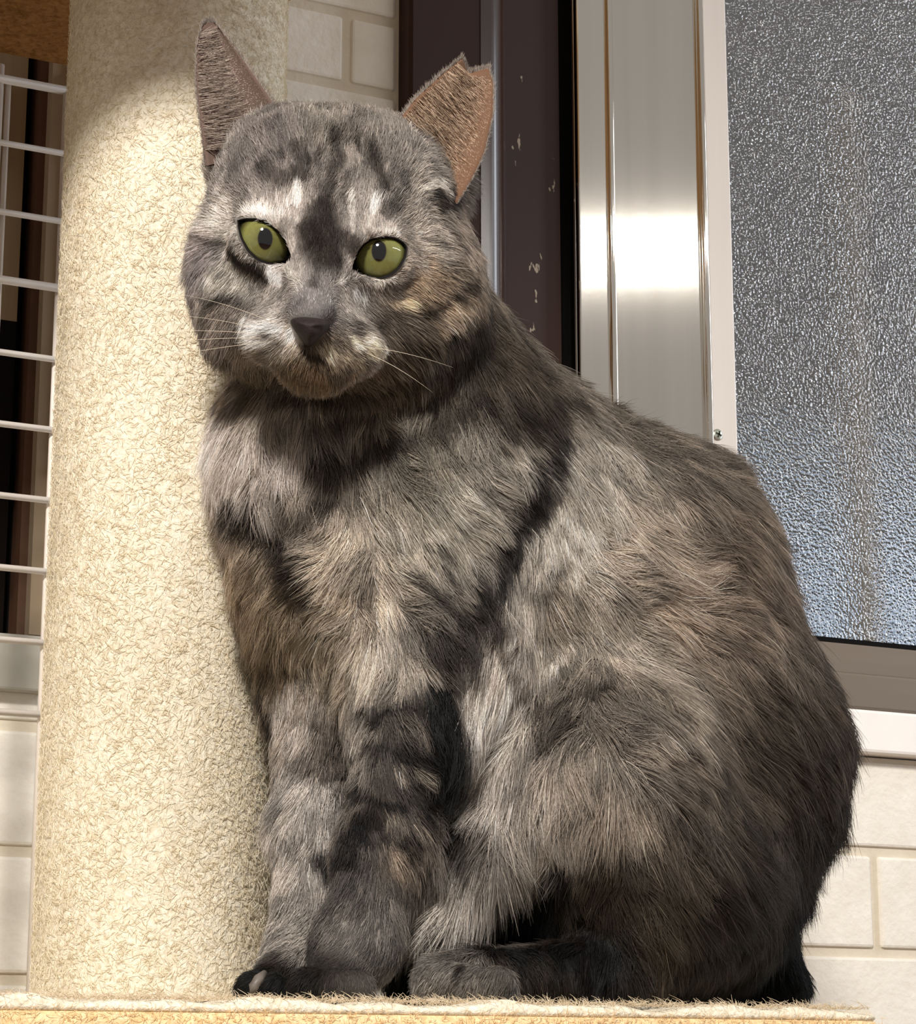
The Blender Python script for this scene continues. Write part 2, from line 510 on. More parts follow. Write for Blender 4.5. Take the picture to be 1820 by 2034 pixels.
def fuzz(name, roots, normals, length, rad, c1, c2, parent, lift=0.6, seed=0):
    g = np.random.default_rng(seed)
    n = len(roots)
    t = g.normal(size=(n, 3))
    t -= (t * normals).sum(1, keepdims=True) * normals
    t /= np.linalg.norm(t, axis=1, keepdims=True) + 1e-9
    L = length * g.uniform(0.5, 1.5, (n, 1))
    t2 = np.cross(normals, t) * g.normal(size=(n, 1)) * 0.5
    u = np.array([0, 0.5, 1.0])
    P = np.stack([roots + L * (uu * (normals * lift + t * 0.7) + uu * uu * (t2 - normals * lift * 0.45)) for uu in u], 1)
    R = np.repeat(np.array([[1.0, 0.8, 0.35]]) * rad, n, 0)
    f = g.uniform(0, 1, (n, 1))
    C = lin_np(np.array(c1) * (1 - f) + np.array(c2) * f)
    o = hair_object(name, P, R, C, M_fuzz, parent)
    tag(o, kind='stuff')
    return o

# one cat tree: shelf, posts, upper deck
edge_y = c2w((0, 0.905, 0))[1]
d = c2w(ray(1768, 2010)); s_ = edge_y / d[1]
XSR = d[0] * s_
XSL = -0.45
TH = 0.034
PY = 1.066
pc = at(300, 1960, PY)
pw = c2w((pc[0], PY, 0))
PR = 0.5 * 472 * mpp(300, 1950, PY) * 0.985
ZD = 0.507                                   # underside of the upper deck
tree = empty('cat_tree', (pw[0], pw[1], -1.1))
tag(tree, 'beige carpeted cat tree with thick post and tan shelf', 'cat tree')
TREE = Vector((pw[0], pw[1], -1.1))
def tree_part(name, bm, mat, smooth=False, parent=None):
    o = bm_obj(name, bm, mat, None, smooth=smooth)
    o.location = -TREE if parent is None else (0, 0, 0)
    o.parent = parent or tree
    return o
# outline of the shelf: straight front, cut-off front right corner
OUT = [(XSL, 1.16), (XSL, edge_y), (XSR - 0.012, edge_y), (XSR - 0.003, edge_y + 0.004), (XSR + 0.078, edge_y + 0.122), (XSR + 0.082, edge_y + 0.136), (XSR + 0.082, 1.16)]
def dense(o, step=0.006):
    res = []
    for k in range(len(o)):
        a, c = Vector(o[k]), Vector(o[(k + 1) % len(o)])
        m_ = max(1, int((c - a).length / step))
        res += [a.lerp(c, q / m_) for q in range(m_)]
    return res
OUTD = dense(OUT)
def inset(pl, d):
    res = []
    for k in range(len(pl)):
        t = (pl[(k + 1) % len(pl)] - pl[k - 1]).normalized()
        res.append(pl[k] + Vector((-t.y, t.x)) * d)
    return res
def slab(layers, wave=0.0):
    b = bmesh.new()
    rows_ = []
    for d_, z in layers:
        rows_.append([b.verts.new((p_.x, p_.y, z + (wave * (math.sin(p_.x * 61) + math.sin(p_.x * 133 + 1.3) + 0.6 * math.sin(p_.x * 240 + p_.y * 30)) - wave if z > -0.004 else 0))) for p_ in inset(OUTD, d_)])
    n_ = len(OUTD)
    for r in range(len(rows_) - 1):
        for k in range(n_):
            q = (k + 1) % n_
            b.faces.new((rows_[r][k], rows_[r][q], rows_[r + 1][q], rows_[r + 1][k]))
    b.faces.new(rows_[0][::-1]); b.faces.new(rows_[-1])
    return b
shelf = tree_part('shelf', slab([(0.004, -TH), (0.001, -TH + 0.002), (0.0, -TH + 0.006), (0.0, -0.010), (0.001, -0.0068), (0.003, -0.0050)]), M_carpet_tan, True)
tree_part('carpet_top', slab([(0.003, -0.0062), (0.0014, -0.0052), (0.0012, -0.0041), (0.0025, -0.0012), (0.006, -0.0004), (0.02, -0.0002)], 0.0008), M_carpet, True, shelf)
# fuzz on the shelf's front edge and top
g = np.random.default_rng(3)
n = 9000
rx = g.uniform(XSL + 0.25, XSR - 0.008, n)
ry = edge_y + 0.003 + g.uniform(0, 1, n) ** 2 * 0.10
roots = np.stack([rx, ry, np.full(n, -0.0012)], 1)
nrm = np.tile(np.array([0, -0.35, 0.94]), (n, 1))
fuzz('carpet_pile', roots, nrm, 0.0045, 0.00011, (190, 170, 140), (235, 220, 195), shelf, 0.7, 5)
n = 9000
roots = np.stack([g.uniform(XSL + 0.25, XSR - 0.004, n), np.full(n, edge_y + 0.0003), g.uniform(-0.030, -0.004, n)], 1)
fuzz('carpet_pile', roots, np.tile(np.array([0, -1.0, 0.0]), (n, 1)), 0.003, 0.00011, (225, 190, 140), (246, 222, 182), shelf, 0.4, 6)

# the carpet-wrapped post
HP = ZD
b = bmesh.new()
NS, NZ = 128, 220
ring = []
for j in range(NZ + 1):
    z = HP * j / NZ
    row = []
    for i in range(NS):
        a = 2 * math.pi * i / NS
        r = PR * (1 + 0.006 * math.sin(3 * a + z * 21) * math.sin(z * 17 + 1) + 0.004 * math.sin(7 * a - z * 55))
        row.append(b.verts.new((r * math.cos(a), r * math.sin(a), z)))
    ring.append(row)
for j in range(NZ):
    for i in range(NS):
        k = (i + 1) % NS
        b.faces.new((ring[j][i], ring[j][k], ring[j + 1][k], ring[j + 1][i]))
b.faces.new(ring[0][::-1]); b.faces.new(ring[-1])
post = bm_obj('post', b, M_carpet, tree, (0, 0, 1.1), True)
n = 60000
a = g.uniform(0, 2 * math.pi, n); zz = g.uniform(0.0, HP, n)
nr = np.stack([np.cos(a), np.sin(a), np.zeros(n)], 1)
roots = nr * PR * 0.998; roots[:, 2] = zz
fuzz('carpet_pile', roots, nr, 0.0042, 0.00013, (214, 200, 172), (250, 242, 224), post, 0.45, 8)

# upper deck: its brown underside shows at the top left and it shades the upper scene
XDK = c2w(at(583, 6, (ZD - CAMZ) / math.tan(PITCH + math.atan((CY - 6) / FPX))))[0]
tree_part('upper_deck', box_bm(-0.45, XDK, 0.80, 1.168, ZD, ZD + 0.028, 0.005, 3), M_carpet_brown, True)
# unseen board and support, added above the picture to shade upper wall and window
tree_part('shade_board', box_bm(-0.45, 0.55, 0.35, 1.168, 0.85, 0.878, 0.005, 3), M_carpet_tan, True)
b = bmesh.new()
bmesh.ops.create_cone(b, cap_ends=True, segments=48, radius1=PR, radius2=PR, depth=0.85 - ZD - 0.028)
for v in b.verts: v.co += Vector((0.0, pw[1], (0.85 + ZD + 0.028) / 2))
tree_part('shade_board_support', b, M_carpet, False)
# lower post and foot, below the picture
b = bmesh.new()
bmesh.ops.create_cone(b, cap_ends=True, segments=48, radius1=PR, radius2=PR, depth=1.1 - TH - 0.03)
for v in b.verts: v.co += Vector((pw[0], pw[1], -1.1 + 0.03 + (1.1 - TH - 0.03) / 2))
tree_part('lower_post', b, M_carpet, False)
tree_part('foot', box_bm(-0.30, XSR, 0.70, 1.16, -1.1, -1.07, 0.006, 3), M_carpet_tan)

# ------------------------------------------------------------------ the cat
CATY = 1.03
cat_base = np.array((0.03, CATY, 0.0))               # camera-aligned base
cw = c2w(cat_base)
cat = empty('cat', cw, -YAW)
tag(cat, 'smoky grey tabby cat with green eyes sitting on the carpeted shelf', 'cat')

prims = []
def S(px, py, Y, r, k=0.02):
    prims.append(('e', at(px, py, Y), np.array([r * mpp(px, py, Y)] * 3), 0.0, k))
def E(px, py, Y, rx, ry, rd, roll=0.0, k=0.02):
    m_ = mpp(px, py, Y)
    prims.append(('e', at(px, py, Y), np.array([rx * m_, rd, ry * m_]), math.radians(roll), k))
def K(p, q, k=0.02):
    prims.append(('c', at(*p[:3]), p[3] * mpp(*p[:3]), at(*q[:3]), q[3] * mpp(*q[:3]), k))

# torso
K((1000, 1010, 1.06, 200), (1190, 1180, 1.09, 300), 0.03)
K((1190, 1180, 1.09, 300), (1330, 1500, 1.115, 312), 0.03)
K((1330, 1500, 1.115, 312), (1345, 1740, 1.105, 240), 0.03)
K((1080, 1000, 1.07, 185), (1235, 1135, 1.10, 270), 0.03)
# chest, belly
K((615, 890, 1.000, 185), (680, 1130, 1.005, 178), 0.03)
K((690, 1130, 1.01, 175), (880, 1350, 1.05, 200), 0.03)
K((760, 960, 1.02, 220), (1050, 1200, 1.07, 260), 0.03)
# neck
K((690, 560, 0.985, 175), (800, 860, 1.02, 235), 0.03)
K((760, 620, 0.99, 170), (980, 960, 1.05, 215), 0.03)
# haunches
E(1185, 1560, 1.045, 250, 285, 0.062, -12, 0.015)
E(1300, 1760, 1.06, 230, 210, 0.060, 0, 0.02)
K((1020, 1560, 1.01, 100), (940, 1700, 0.995, 55), 0.02)
K((940, 1700, 0.995, 55), (885, 1810, 0.985, 30), 0.015)
K((1000, 1650, 1.08, 150), (960, 1850, 1.08, 110), 0.03)
K((830, 1500, 1.06, 120), (900, 1800, 1.07, 100), 0.03)
K((900, 1800, 1.07, 100), (850, 1945, 1.055, 70), 0.03)
K((1040, 1820, 1.055, 105), (1200, 1880, 1.05, 115), 0.02)
K((1250, 1925, 1.03, 70), (960, 1945, 0.985, 50), 0.012)
K((960, 1945, 0.985, 50), (880, 1948, 0.968, 48), 0.010)
S(865, 1950, 0.962, 40, 0.006); S(925, 1955, 0.955, 40, 0.006); S(990, 1958, 0.953, 38, 0.006)
# far haunch (hidden side keeps the body whole)
E(1150, 1600, 1.15, 220, 260, 0.055, 0, 0.03)
# near front leg
K((890, 1040, 1.01, 175), (850, 1290, 0.995, 150), 0.03)
K((850, 1290, 0.995, 150), (815, 1450, 0.985, 100), 0.02)
K((815, 1450, 0.985, 100), (765, 1680, 0.972, 82), 0.015)
K((765, 1680, 0.972, 82), (705, 1880, 0.962, 72), 0.012)
K((705, 1880, 0.962, 72), (660, 1950, 0.945, 55), 0.012)
S(610, 1960, 0.932, 38, 0.006); S(660, 1962, 0.927, 38, 0.006); S(712, 1962, 0.930, 36, 0.006)
# far front leg
K((660, 1180, 1.02, 130), (625, 1380, 1.02, 85), 0.02)
K((625, 1380, 1.02, 85), (612, 1650, 1.012, 62), 0.015)
K((612, 1650, 1.012, 62), (605, 1880, 1.0, 62), 0.012)
K((605, 1890, 1.0, 58), (540, 1955, 0.975, 42), 0.012)
S(500, 1962, 0.962, 32, 0.006); S(545, 1964, 0.955, 32, 0.006)
# tail, lying round behind
K((1480, 1760, 1.17, 90), (1555, 1960, 1.165, 40), 0.02)
K((1555, 1960, 1.165, 40), (1450, 1985, 1.21, 36), 0.01)
K((1450, 1985, 1.21, 36), (1150, 1995, 1.20, 30), 0.01)
# head
E(668, 422, 0.964, 246, 186, 0.050, 8, 0.02)
E(655, 560, 0.952, 215, 140, 0.044, 8, 0.02)
S(478, 510, 0.955, 88, 0.02); S(500, 590, 0.955, 75, 0.02); S(850, 560, 0.958, 92, 0.02); S(825, 625, 0.958, 80, 0.02)
E(640, 500, 0.918, 75, 130, 0.022, 8, 0.015)           # forehead to bridge
K((640, 520, 0.912, 48), (618, 622, 0.896, 38), 0.012)  # bridge of the nose
E(556, 672, 0.917, 74, 54, 0.015, 6, 0.018); E(684, 694, 0.918, 76, 56, 0.015, 6, 0.018); S(500, 640, 0.947, 82, 0.02); S(765, 668, 0.950, 86, 0.02)  # whisker pads
E(618, 735, 0.912, 62, 42, 0.016, 8, 0.010)             # chin
K((560, 440, 0.925, 50), (600, 330, 0.935, 90), 0.02); K((725, 450, 0.925, 50), (715, 330, 0.935, 90), 0.02)
S(562, 318, 0.966, 92, 0.02); S(772, 336, 0.969, 92, 0.02)
# ear roots
K((490, 320, 0.985, 78), (480, 280, 0.995, 60), 0.015); K((862, 370, 0.988, 74), (875, 320, 1.0, 55), 0.015)

EYES = [  # centre px, forward distance, almond outline
    dict(c=(525, 481), Y=0.9203, r=58, out=[(475, 440), (490, 437), (512, 438), (535, 447), (556, 465), (570, 488), (576, 512), (575, 522), (562, 522), (535, 523), (512, 513), (495, 497), (482, 474), (476, 453)], pupil=(527, 474, 15, 21)),
    dict(c=(754, 512), Y=0.9223, r=58, out=[(700, 541), (704, 524), (712, 502), (722, 488), (738, 477), (760, 473), (783, 475), (800, 484), (806, 494), (803, 510), (792, 530), (775, 545), (752, 552), (728, 547), (712, 542)], pupil=(753, 498, 16, 24)),
]
for e in EYES:
    e['p'] = at(e['c'][0], e['c'][1], e['Y'])
    e['R'] = e['r'] * mpp(e['c'][0], e['c'][1], e['Y'])
    prims.append(('e', e['p'], np.array([e['R'] * 1.13] * 3), 0.0, 0.006))     # lids over the eyeball

H = 0.0022
lo3 = np.array((-0.130, 0.868, -0.008)); hi3 = np.array((0.190, 1.275, 0.42))
dims = np.ceil((hi3 - lo3) / H).astype(int)
F = np.full(dims, 1.0, np.float32)
ax = [lo3[i] + H * np.arange(dims[i]) for i in range(3)]
def sub(lo, hi):
    i0 = np.clip(((lo - lo3) / H).astype(int), 0, dims - 1)
    i1 = np.clip(((hi - lo3) / H).astype(int) + 2, 1, dims)
    sl = tuple(slice(a_, b_) for a_, b_ in zip(i0, i1))
    return sl, np.meshgrid(*[ax[i][sl[i]].astype(np.float32) for i in range(3)], indexing='ij')
for pr in prims:
    k = pr[-1]
    mg = k * 1.6 + 3 * H
    if pr[0] == 'e':
        _, c, r, roll, _ = pr
        R_ = r.max()
        sl, (X, Y_, Z) = sub(c - R_ - mg, c + R_ + mg)
        x, y, z = X - c[0], Y_ - c[1], Z - c[2]
        if roll:                                   # clockwise in the picture
            cr_, sr_ = math.cos(roll), math.sin(roll)
            x, z = x * cr_ - z * sr_, x * sr_ + z * cr_
        k0 = np.sqrt((x / r[0]) ** 2 + (y / r[1]) ** 2 + (z / r[2]) ** 2)
        k1 = np.sqrt((x / r[0] ** 2) ** 2 + (y / r[1] ** 2) ** 2 + (z / r[2] ** 2) ** 2) + 1e-6
        dd = k0 * (k0 - 1) / k1
    else:
        _, a_, ra, b_, rb, _ = pr
        R_ = max(ra, rb)
        sl, (X, Y_, Z) = sub(np.minimum(a_, b_) - R_ - mg, np.maximum(a_, b_) + R_ + mg)
        ab = b_ - a_
        t = np.clip(((X - a_[0]) * ab[0] + (Y_ - a_[1]) * ab[1] + (Z - a_[2]) * ab[2]) / (ab @ ab), 0, 1)
        dd = np.sqrt((X - a_[0] - t * ab[0]) ** 2 + (Y_ - a_[1] - t * ab[1]) ** 2 + (Z - a_[2] - t * ab[2]) ** 2) - (ra + (rb - ra) * t)
    A = F[sl]
    h_ = np.maximum(k - np.abs(A - dd), 0) / k
    F[sl] = np.minimum(A, dd) - h_ * h_ * k * 0.25
# flat on the shelf
F = np.maximum(F, (0.0012 - ax[2])[None, None, :].astype(np.float32))
# eye openings
def poly_sd(poly, U_, V_):
    d2 = np.full(U_.shape, 1e9, np.float32); ins = np.zeros(U_.shape, bool)
    j = len(poly) - 1
    for i in range(len(poly)):
        (xi, yi), (xj, yj) = poly[i], poly[j]
        ex, ey = xj - xi, yj - yi
        wx_, wy_ = U_ - xi, V_ - yi
        t = np.clip((wx_ * ex + wy_ * ey) / (ex * ex + ey * ey + 1e-9), 0, 1)
        d2 = np.minimum(d2, (wx_ - ex * t) ** 2 + (wy_ - ey * t) ** 2)
        ins ^= ((yi > V_) != (yj > V_)) & (U_ < ex * (V_ - yi) / (ey + 1e-9) + xi)
        j = i
    return np.sqrt(d2) * np.where(ins, -1, 1)
for e in EYES:
    c, R_ = e['p'], e['R']
    sl, (X, Y_, Z) = sub(c - np.array((0.022, 0.04, 0.022)), c + np.array((0.022, 0.0, 0.022)))
    yy = Y_ * CP + (Z - CAMZ) * SP; zz_ = -Y_ * SP + (Z - CAMZ) * CP
    sd = poly_sd(e['out'], CX + FPX * X / yy, CY - FPX * zz_ / yy)
    F[sl] = np.maximum(F[sl], ((3.0 - sd) * 0.000196).astype(np.float32))

def surface_nets(F, org, h):
    s = F < 0
    cnt = np.zeros(tuple(n - 1 for n in F.shape), np.int8)
    for dx in (0, 1):
        for dy in (0, 1):
            for dz in (0, 1):
                cnt += s[dx:s.shape[0] - 1 + dx, dy:s.shape[1] - 1 + dy, dz:s.shape[2] - 1 + dz]
    I, J, L = np.nonzero((cnt > 0) & (cnt < 8))
    nv = len(I)
    idx = np.full(cnt.shape, -1, np.int32)
    idx[I, J, L] = np.arange(nv)
    acc = np.zeros((nv, 3), np.float64); num = np.zeros(nv)
    corners = [(a, b, c) for a in (0, 1) for b in (0, 1) for c in (0, 1)]
    for c0 in corners:
        for axn in range(3):
            if c0[axn]:
                continue
            c1 = list(c0); c1[axn] = 1
            f0 = F[I + c0[0], J + c0[1], L + c0[2]]; f1 = F[I + c1[0], J + c1[1], L + c1[2]]
            mk = (f0 < 0) != (f1 < 0)
            t = np.where(mk, f0 / np.where(mk, f0 - f1, 1), 0)
            pt = np.tile(np.array(c0, float), (nv, 1)); pt[:, axn] = t
            acc += pt * mk[:, None]; num += mk
    V = org + h * (np.stack([I, J, L], 1) + acc / num[:, None])
    faces = []
    for axn in range(3):
        a = [slice(None)] * 3; b = [slice(None)] * 3
        a[axn] = slice(0, -1); b[axn] = slice(1, None)
        sa, sb = s[tuple(a)], s[tuple(b)]
        P = np.stack(np.nonzero(sa != sb), 1)
        o1, o2 = (axn + 1) % 3, (axn + 2) % 3
        P = P[(P[:, o1] > 0) & (P[:, o2] > 0) & (P[:, o1] < cnt.shape[o1]) & (P[:, o2] < cnt.shape[o2])]
        flip = sa[P[:, 0], P[:, 1], P[:, 2]]
        q = []
        for d1, d2 in ((-1, -1), (0, -1), (0, 0), (-1, 0)):
            Q = P.copy(); Q[:, o1] += d1; Q[:, o2] += d2
            q.append(idx[Q[:, 0], Q[:, 1], Q[:, 2]])
        q = np.stack(q, 1)
        q[~flip] = q[~flip][:, ::-1]
        faces.append(q)
    return V, np.concatenate(faces)
BV, BF = surface_nets(F, lo3, H)
# relax a little (keeps the volume, hides the grid)
def relax(V, Fq, it=3, lam=0.5):
    e = np.concatenate([Fq[:, [0, 1]], Fq[:, [1, 2]], Fq[:, [2, 3]], Fq[:, [3, 0]]])
    deg = np.bincount(e.ravel(), minlength=len(V)).astype(float)
    for q in range(it):
        for l_ in (lam, -lam * 1.03):
            s_ = np.zeros_like(V)
            for c in range(3):
                s_[:, c] = np.bincount(e[:, 0], V[e[:, 1], c], len(V)) + np.bincount(e[:, 1], V[e[:, 0], c], len(V))
            V = V + l_ * (s_ / deg[:, None] - V)
    return V
BV = relax(BV, BF, 3)
NB = len(BV)
bvh = BVHTree.FromPolygons([tuple(v) for v in BV], [tuple(int(i) for i in f) for f in BF])
CAMP = np.array((0, 0, CAMZ))
def hit(px, py):
    d = Vector(ray(px, py)).normalized()
    h_ = bvh.ray_cast(Vector(CAMP), d)
    if h_[0] is None:
        near = bvh.find_nearest(Vector(at(px, py, 1.03)))
        return np.array(near[0]), np.array(near[1])
    return np.array(h_[0]), np.array(h_[1])

# ears: thin cups joined to the body mesh
ear_V, ear_F, ear_info = [], [], []
def poly_at(pts, t):
    pts = np.array(pts, float)
    s_ = np.concatenate([[0], np.cumsum(np.linalg.norm(np.diff(pts, axis=0), axis=1))]); s_ /= s_[-1]
    return np.stack([np.interp(t, s_, pts[:, i]) for i in range(pts.shape[1])], -1)
def ear(Lp, Rp, top, concave, seed):
    nt_, ns = 26, 18
    t = np.linspace(0, 1, nt_); s_ = np.linspace(0, 1, ns)
    Lc, Rc = poly_at(Lp, t), poly_at(Rp, t)
    T = poly_at(top, s_)
    G = np.zeros((nt_, ns, 3))
    for i in range(nt_):
        row = Lc[i][None] * (1 - s_[:, None]) + Rc[i][None] * s_[:, None]
        lin_top = Lc[-1][None] * (1 - s_[:, None]) + Rc[-1][None] * s_[:, None]
        row[:, :2] += (t[i] ** 9) * (T - lin_top[:, :2])
        row[:, 2] += concave * (1 - (2 * s_ - 1) ** 2) * (1 - 0.75 * t[i])
        G[i] = row
    front = np.array([[at(*G[i, j]) for j in range(ns)] for i in range(nt_)])
    back = front.copy()
    thick = 0.0016 * (1 - 0.5 * t)[:, None] * np.ones(ns)[None] * (0.25 + 0.75 * np.sqrt(np.clip(1 - (2 * s_ - 1) ** 2, 0, 1)))[None]
    back[:, :, 1] += thick * 1.6
    off = NB + sum(len(v) for v in ear_V)
    V = np.concatenate([front.reshape(-1, 3), back.reshape(-1, 3)])
    nf = nt_ * ns
    f = []
    for i in range(nt_ - 1):
        for j in range(ns - 1):
            a_, b_, c_, d_ = i * ns + j, i * ns + j + 1, (i + 1) * ns + j + 1, (i + 1) * ns + j
            f.append((a_, b_, c_, d_)); f.append((nf + d_, nf + c_, nf + b_, nf + a_))
        for j, fl in ((0, 0), (ns - 1, 1)):
            q = (i * ns + j, (i + 1) * ns + j, nf + (i + 1) * ns + j, nf + i * ns + j)
            f.append(q[::-1] if fl else q)
    for j in range(ns - 1):
        a_ = (nt_ - 1) * ns + j
        f.append((a_, a_ + 1, nf + a_ + 1, nf + a_))
    ear_V.append(V); ear_F.append(np.array(f) + off)
    ear_info.append(dict(front=front, nt=nt_, ns=ns))
ear([(408, 330, .952), (400, 260, .955), (389, 165, .962), (391, 90, .968), (402, 52, .971)],
    [(585, 285, .936), (564, 238, .942), (530, 185, .951), (480, 115, .962), (436, 56, .970)],
    [(402, 52), (410, 44), (424, 45), (436, 56)], 0.014, 1)
ear([(755, 305, .932), (788, 245, .940), (822, 200, .948), (870, 155, .958), (917, 116, .968)],
    [(908, 405, .944), (936, 360, .950), (962, 305, .957), (979, 230, .965), (981, 170, .970), (972, 138, .972)],
    [(917, 116), (921, 120), (928, 143), (934, 146), (950, 141), (968, 136), (972, 138)], 0.014, 2)

# eyelids: rims that hug the eyeballs, joined to the body mesh
lid_V, lid_F = [], []
def lid(e):
    c, R_ = e['p'], e['R']
    out = np.array(e['out'], float)
    n0 = len(out)
    # densify closed outline
    cl = np.vstack([out, out[:1]])
    s_ = np.concatenate([[0], np.cumsum(np.linalg.norm(np.diff(cl, axis=0), axis=1))])
    u = np.linspace(0, s_[-1], 49)[:-1]
    o = np.stack([np.interp(u, s_, cl[:, i]) for i in range(2)], 1)
    e['outline'] = o
    ctr = o.mean(0)
    rings = []
    for grow, rr, dep in ((-1, 1.004, 0.0), (1, 1.08, 0.0), (4, 1.135, 0.0), (7, 1.14, 0.0), (11, 1.10, 0.002)):
        d = o - ctr
        d /= np.linalg.norm(d, axis=1, keepdims=True)
        q = o + d * grow
        row = []
        for px, py in q:
            dr = np.array(ray(px, py)); dr /= np.linalg.norm(dr)
            oc = CAMP - c
            bq = oc @ dr
            disc = bq * bq - (oc @ oc - (R_ * rr) ** 2)
            tt = -bq - math.sqrt(disc) if disc > 0 else -bq
            pnt = CAMP + dr * (tt + dep)
            row.append(pnt)
        rings.append(np.array(row))
    off = NB + sum(len(v) for v in ear_V) + sum(len(v) for v in lid_V)
    n = len(o); f = []
    for r in range(len(rings) - 1):
        for i in range(n):
            j = (i + 1) % n
            f.append((r * n + i, (r + 1) * n + i, (r + 1) * n + j, r * n + j))
    lid_V.append(np.concatenate(rings)); lid_F.append(np.array(f) + off)
for e in EYES:
    lid(e)

AV = np.concatenate([BV] + ear_V + lid_V)
AF = np.concatenate([BF] + ear_F + lid_F)
NE0 = NB; NE1 = NB + sum(len(v) for v in ear_V); NL1 = len(AV)

# ------------------------------------------------------------------ coat colours, with shade in gaps and grooves painted in
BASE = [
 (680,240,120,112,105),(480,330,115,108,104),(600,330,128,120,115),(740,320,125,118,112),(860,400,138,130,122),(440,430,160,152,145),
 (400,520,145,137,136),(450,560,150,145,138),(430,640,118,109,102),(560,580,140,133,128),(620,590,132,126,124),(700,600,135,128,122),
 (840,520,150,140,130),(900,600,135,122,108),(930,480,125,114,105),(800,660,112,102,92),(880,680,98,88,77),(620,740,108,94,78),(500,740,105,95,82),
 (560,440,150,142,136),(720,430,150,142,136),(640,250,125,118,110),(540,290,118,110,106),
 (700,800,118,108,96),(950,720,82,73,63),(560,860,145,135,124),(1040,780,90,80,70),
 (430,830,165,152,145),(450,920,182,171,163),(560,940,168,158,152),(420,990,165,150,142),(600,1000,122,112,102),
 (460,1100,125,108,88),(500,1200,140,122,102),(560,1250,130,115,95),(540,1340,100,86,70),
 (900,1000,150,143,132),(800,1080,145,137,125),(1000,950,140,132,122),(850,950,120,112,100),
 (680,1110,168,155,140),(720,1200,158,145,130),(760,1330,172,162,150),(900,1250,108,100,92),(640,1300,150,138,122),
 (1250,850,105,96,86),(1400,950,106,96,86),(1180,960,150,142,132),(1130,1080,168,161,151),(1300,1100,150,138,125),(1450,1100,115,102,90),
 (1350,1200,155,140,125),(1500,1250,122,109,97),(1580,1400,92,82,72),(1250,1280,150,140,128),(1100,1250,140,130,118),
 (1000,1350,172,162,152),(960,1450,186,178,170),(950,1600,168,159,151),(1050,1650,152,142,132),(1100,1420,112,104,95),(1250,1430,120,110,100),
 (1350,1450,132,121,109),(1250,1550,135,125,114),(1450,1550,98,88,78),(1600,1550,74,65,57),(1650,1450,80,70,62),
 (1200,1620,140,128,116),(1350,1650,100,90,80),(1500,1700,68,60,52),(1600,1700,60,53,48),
 (1200,1790,70,61,52),(1300,1850,82,73,63),(1450,1850,60,52,46),(1560,1850,44,37,33),(1580,1960,34,29,26),  # lower rump: dark pattern and the shade of its underside in one tone
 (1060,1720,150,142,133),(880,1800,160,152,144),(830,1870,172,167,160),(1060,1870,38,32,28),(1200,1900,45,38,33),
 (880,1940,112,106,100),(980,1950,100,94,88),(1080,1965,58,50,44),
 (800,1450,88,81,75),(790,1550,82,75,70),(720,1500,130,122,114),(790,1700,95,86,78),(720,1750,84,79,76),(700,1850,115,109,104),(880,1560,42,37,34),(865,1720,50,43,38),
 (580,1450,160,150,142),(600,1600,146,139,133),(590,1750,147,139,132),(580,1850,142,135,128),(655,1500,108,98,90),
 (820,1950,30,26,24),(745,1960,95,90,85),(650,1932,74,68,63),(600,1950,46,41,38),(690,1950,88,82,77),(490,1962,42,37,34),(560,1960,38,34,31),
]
DK = (58, 52, 48)
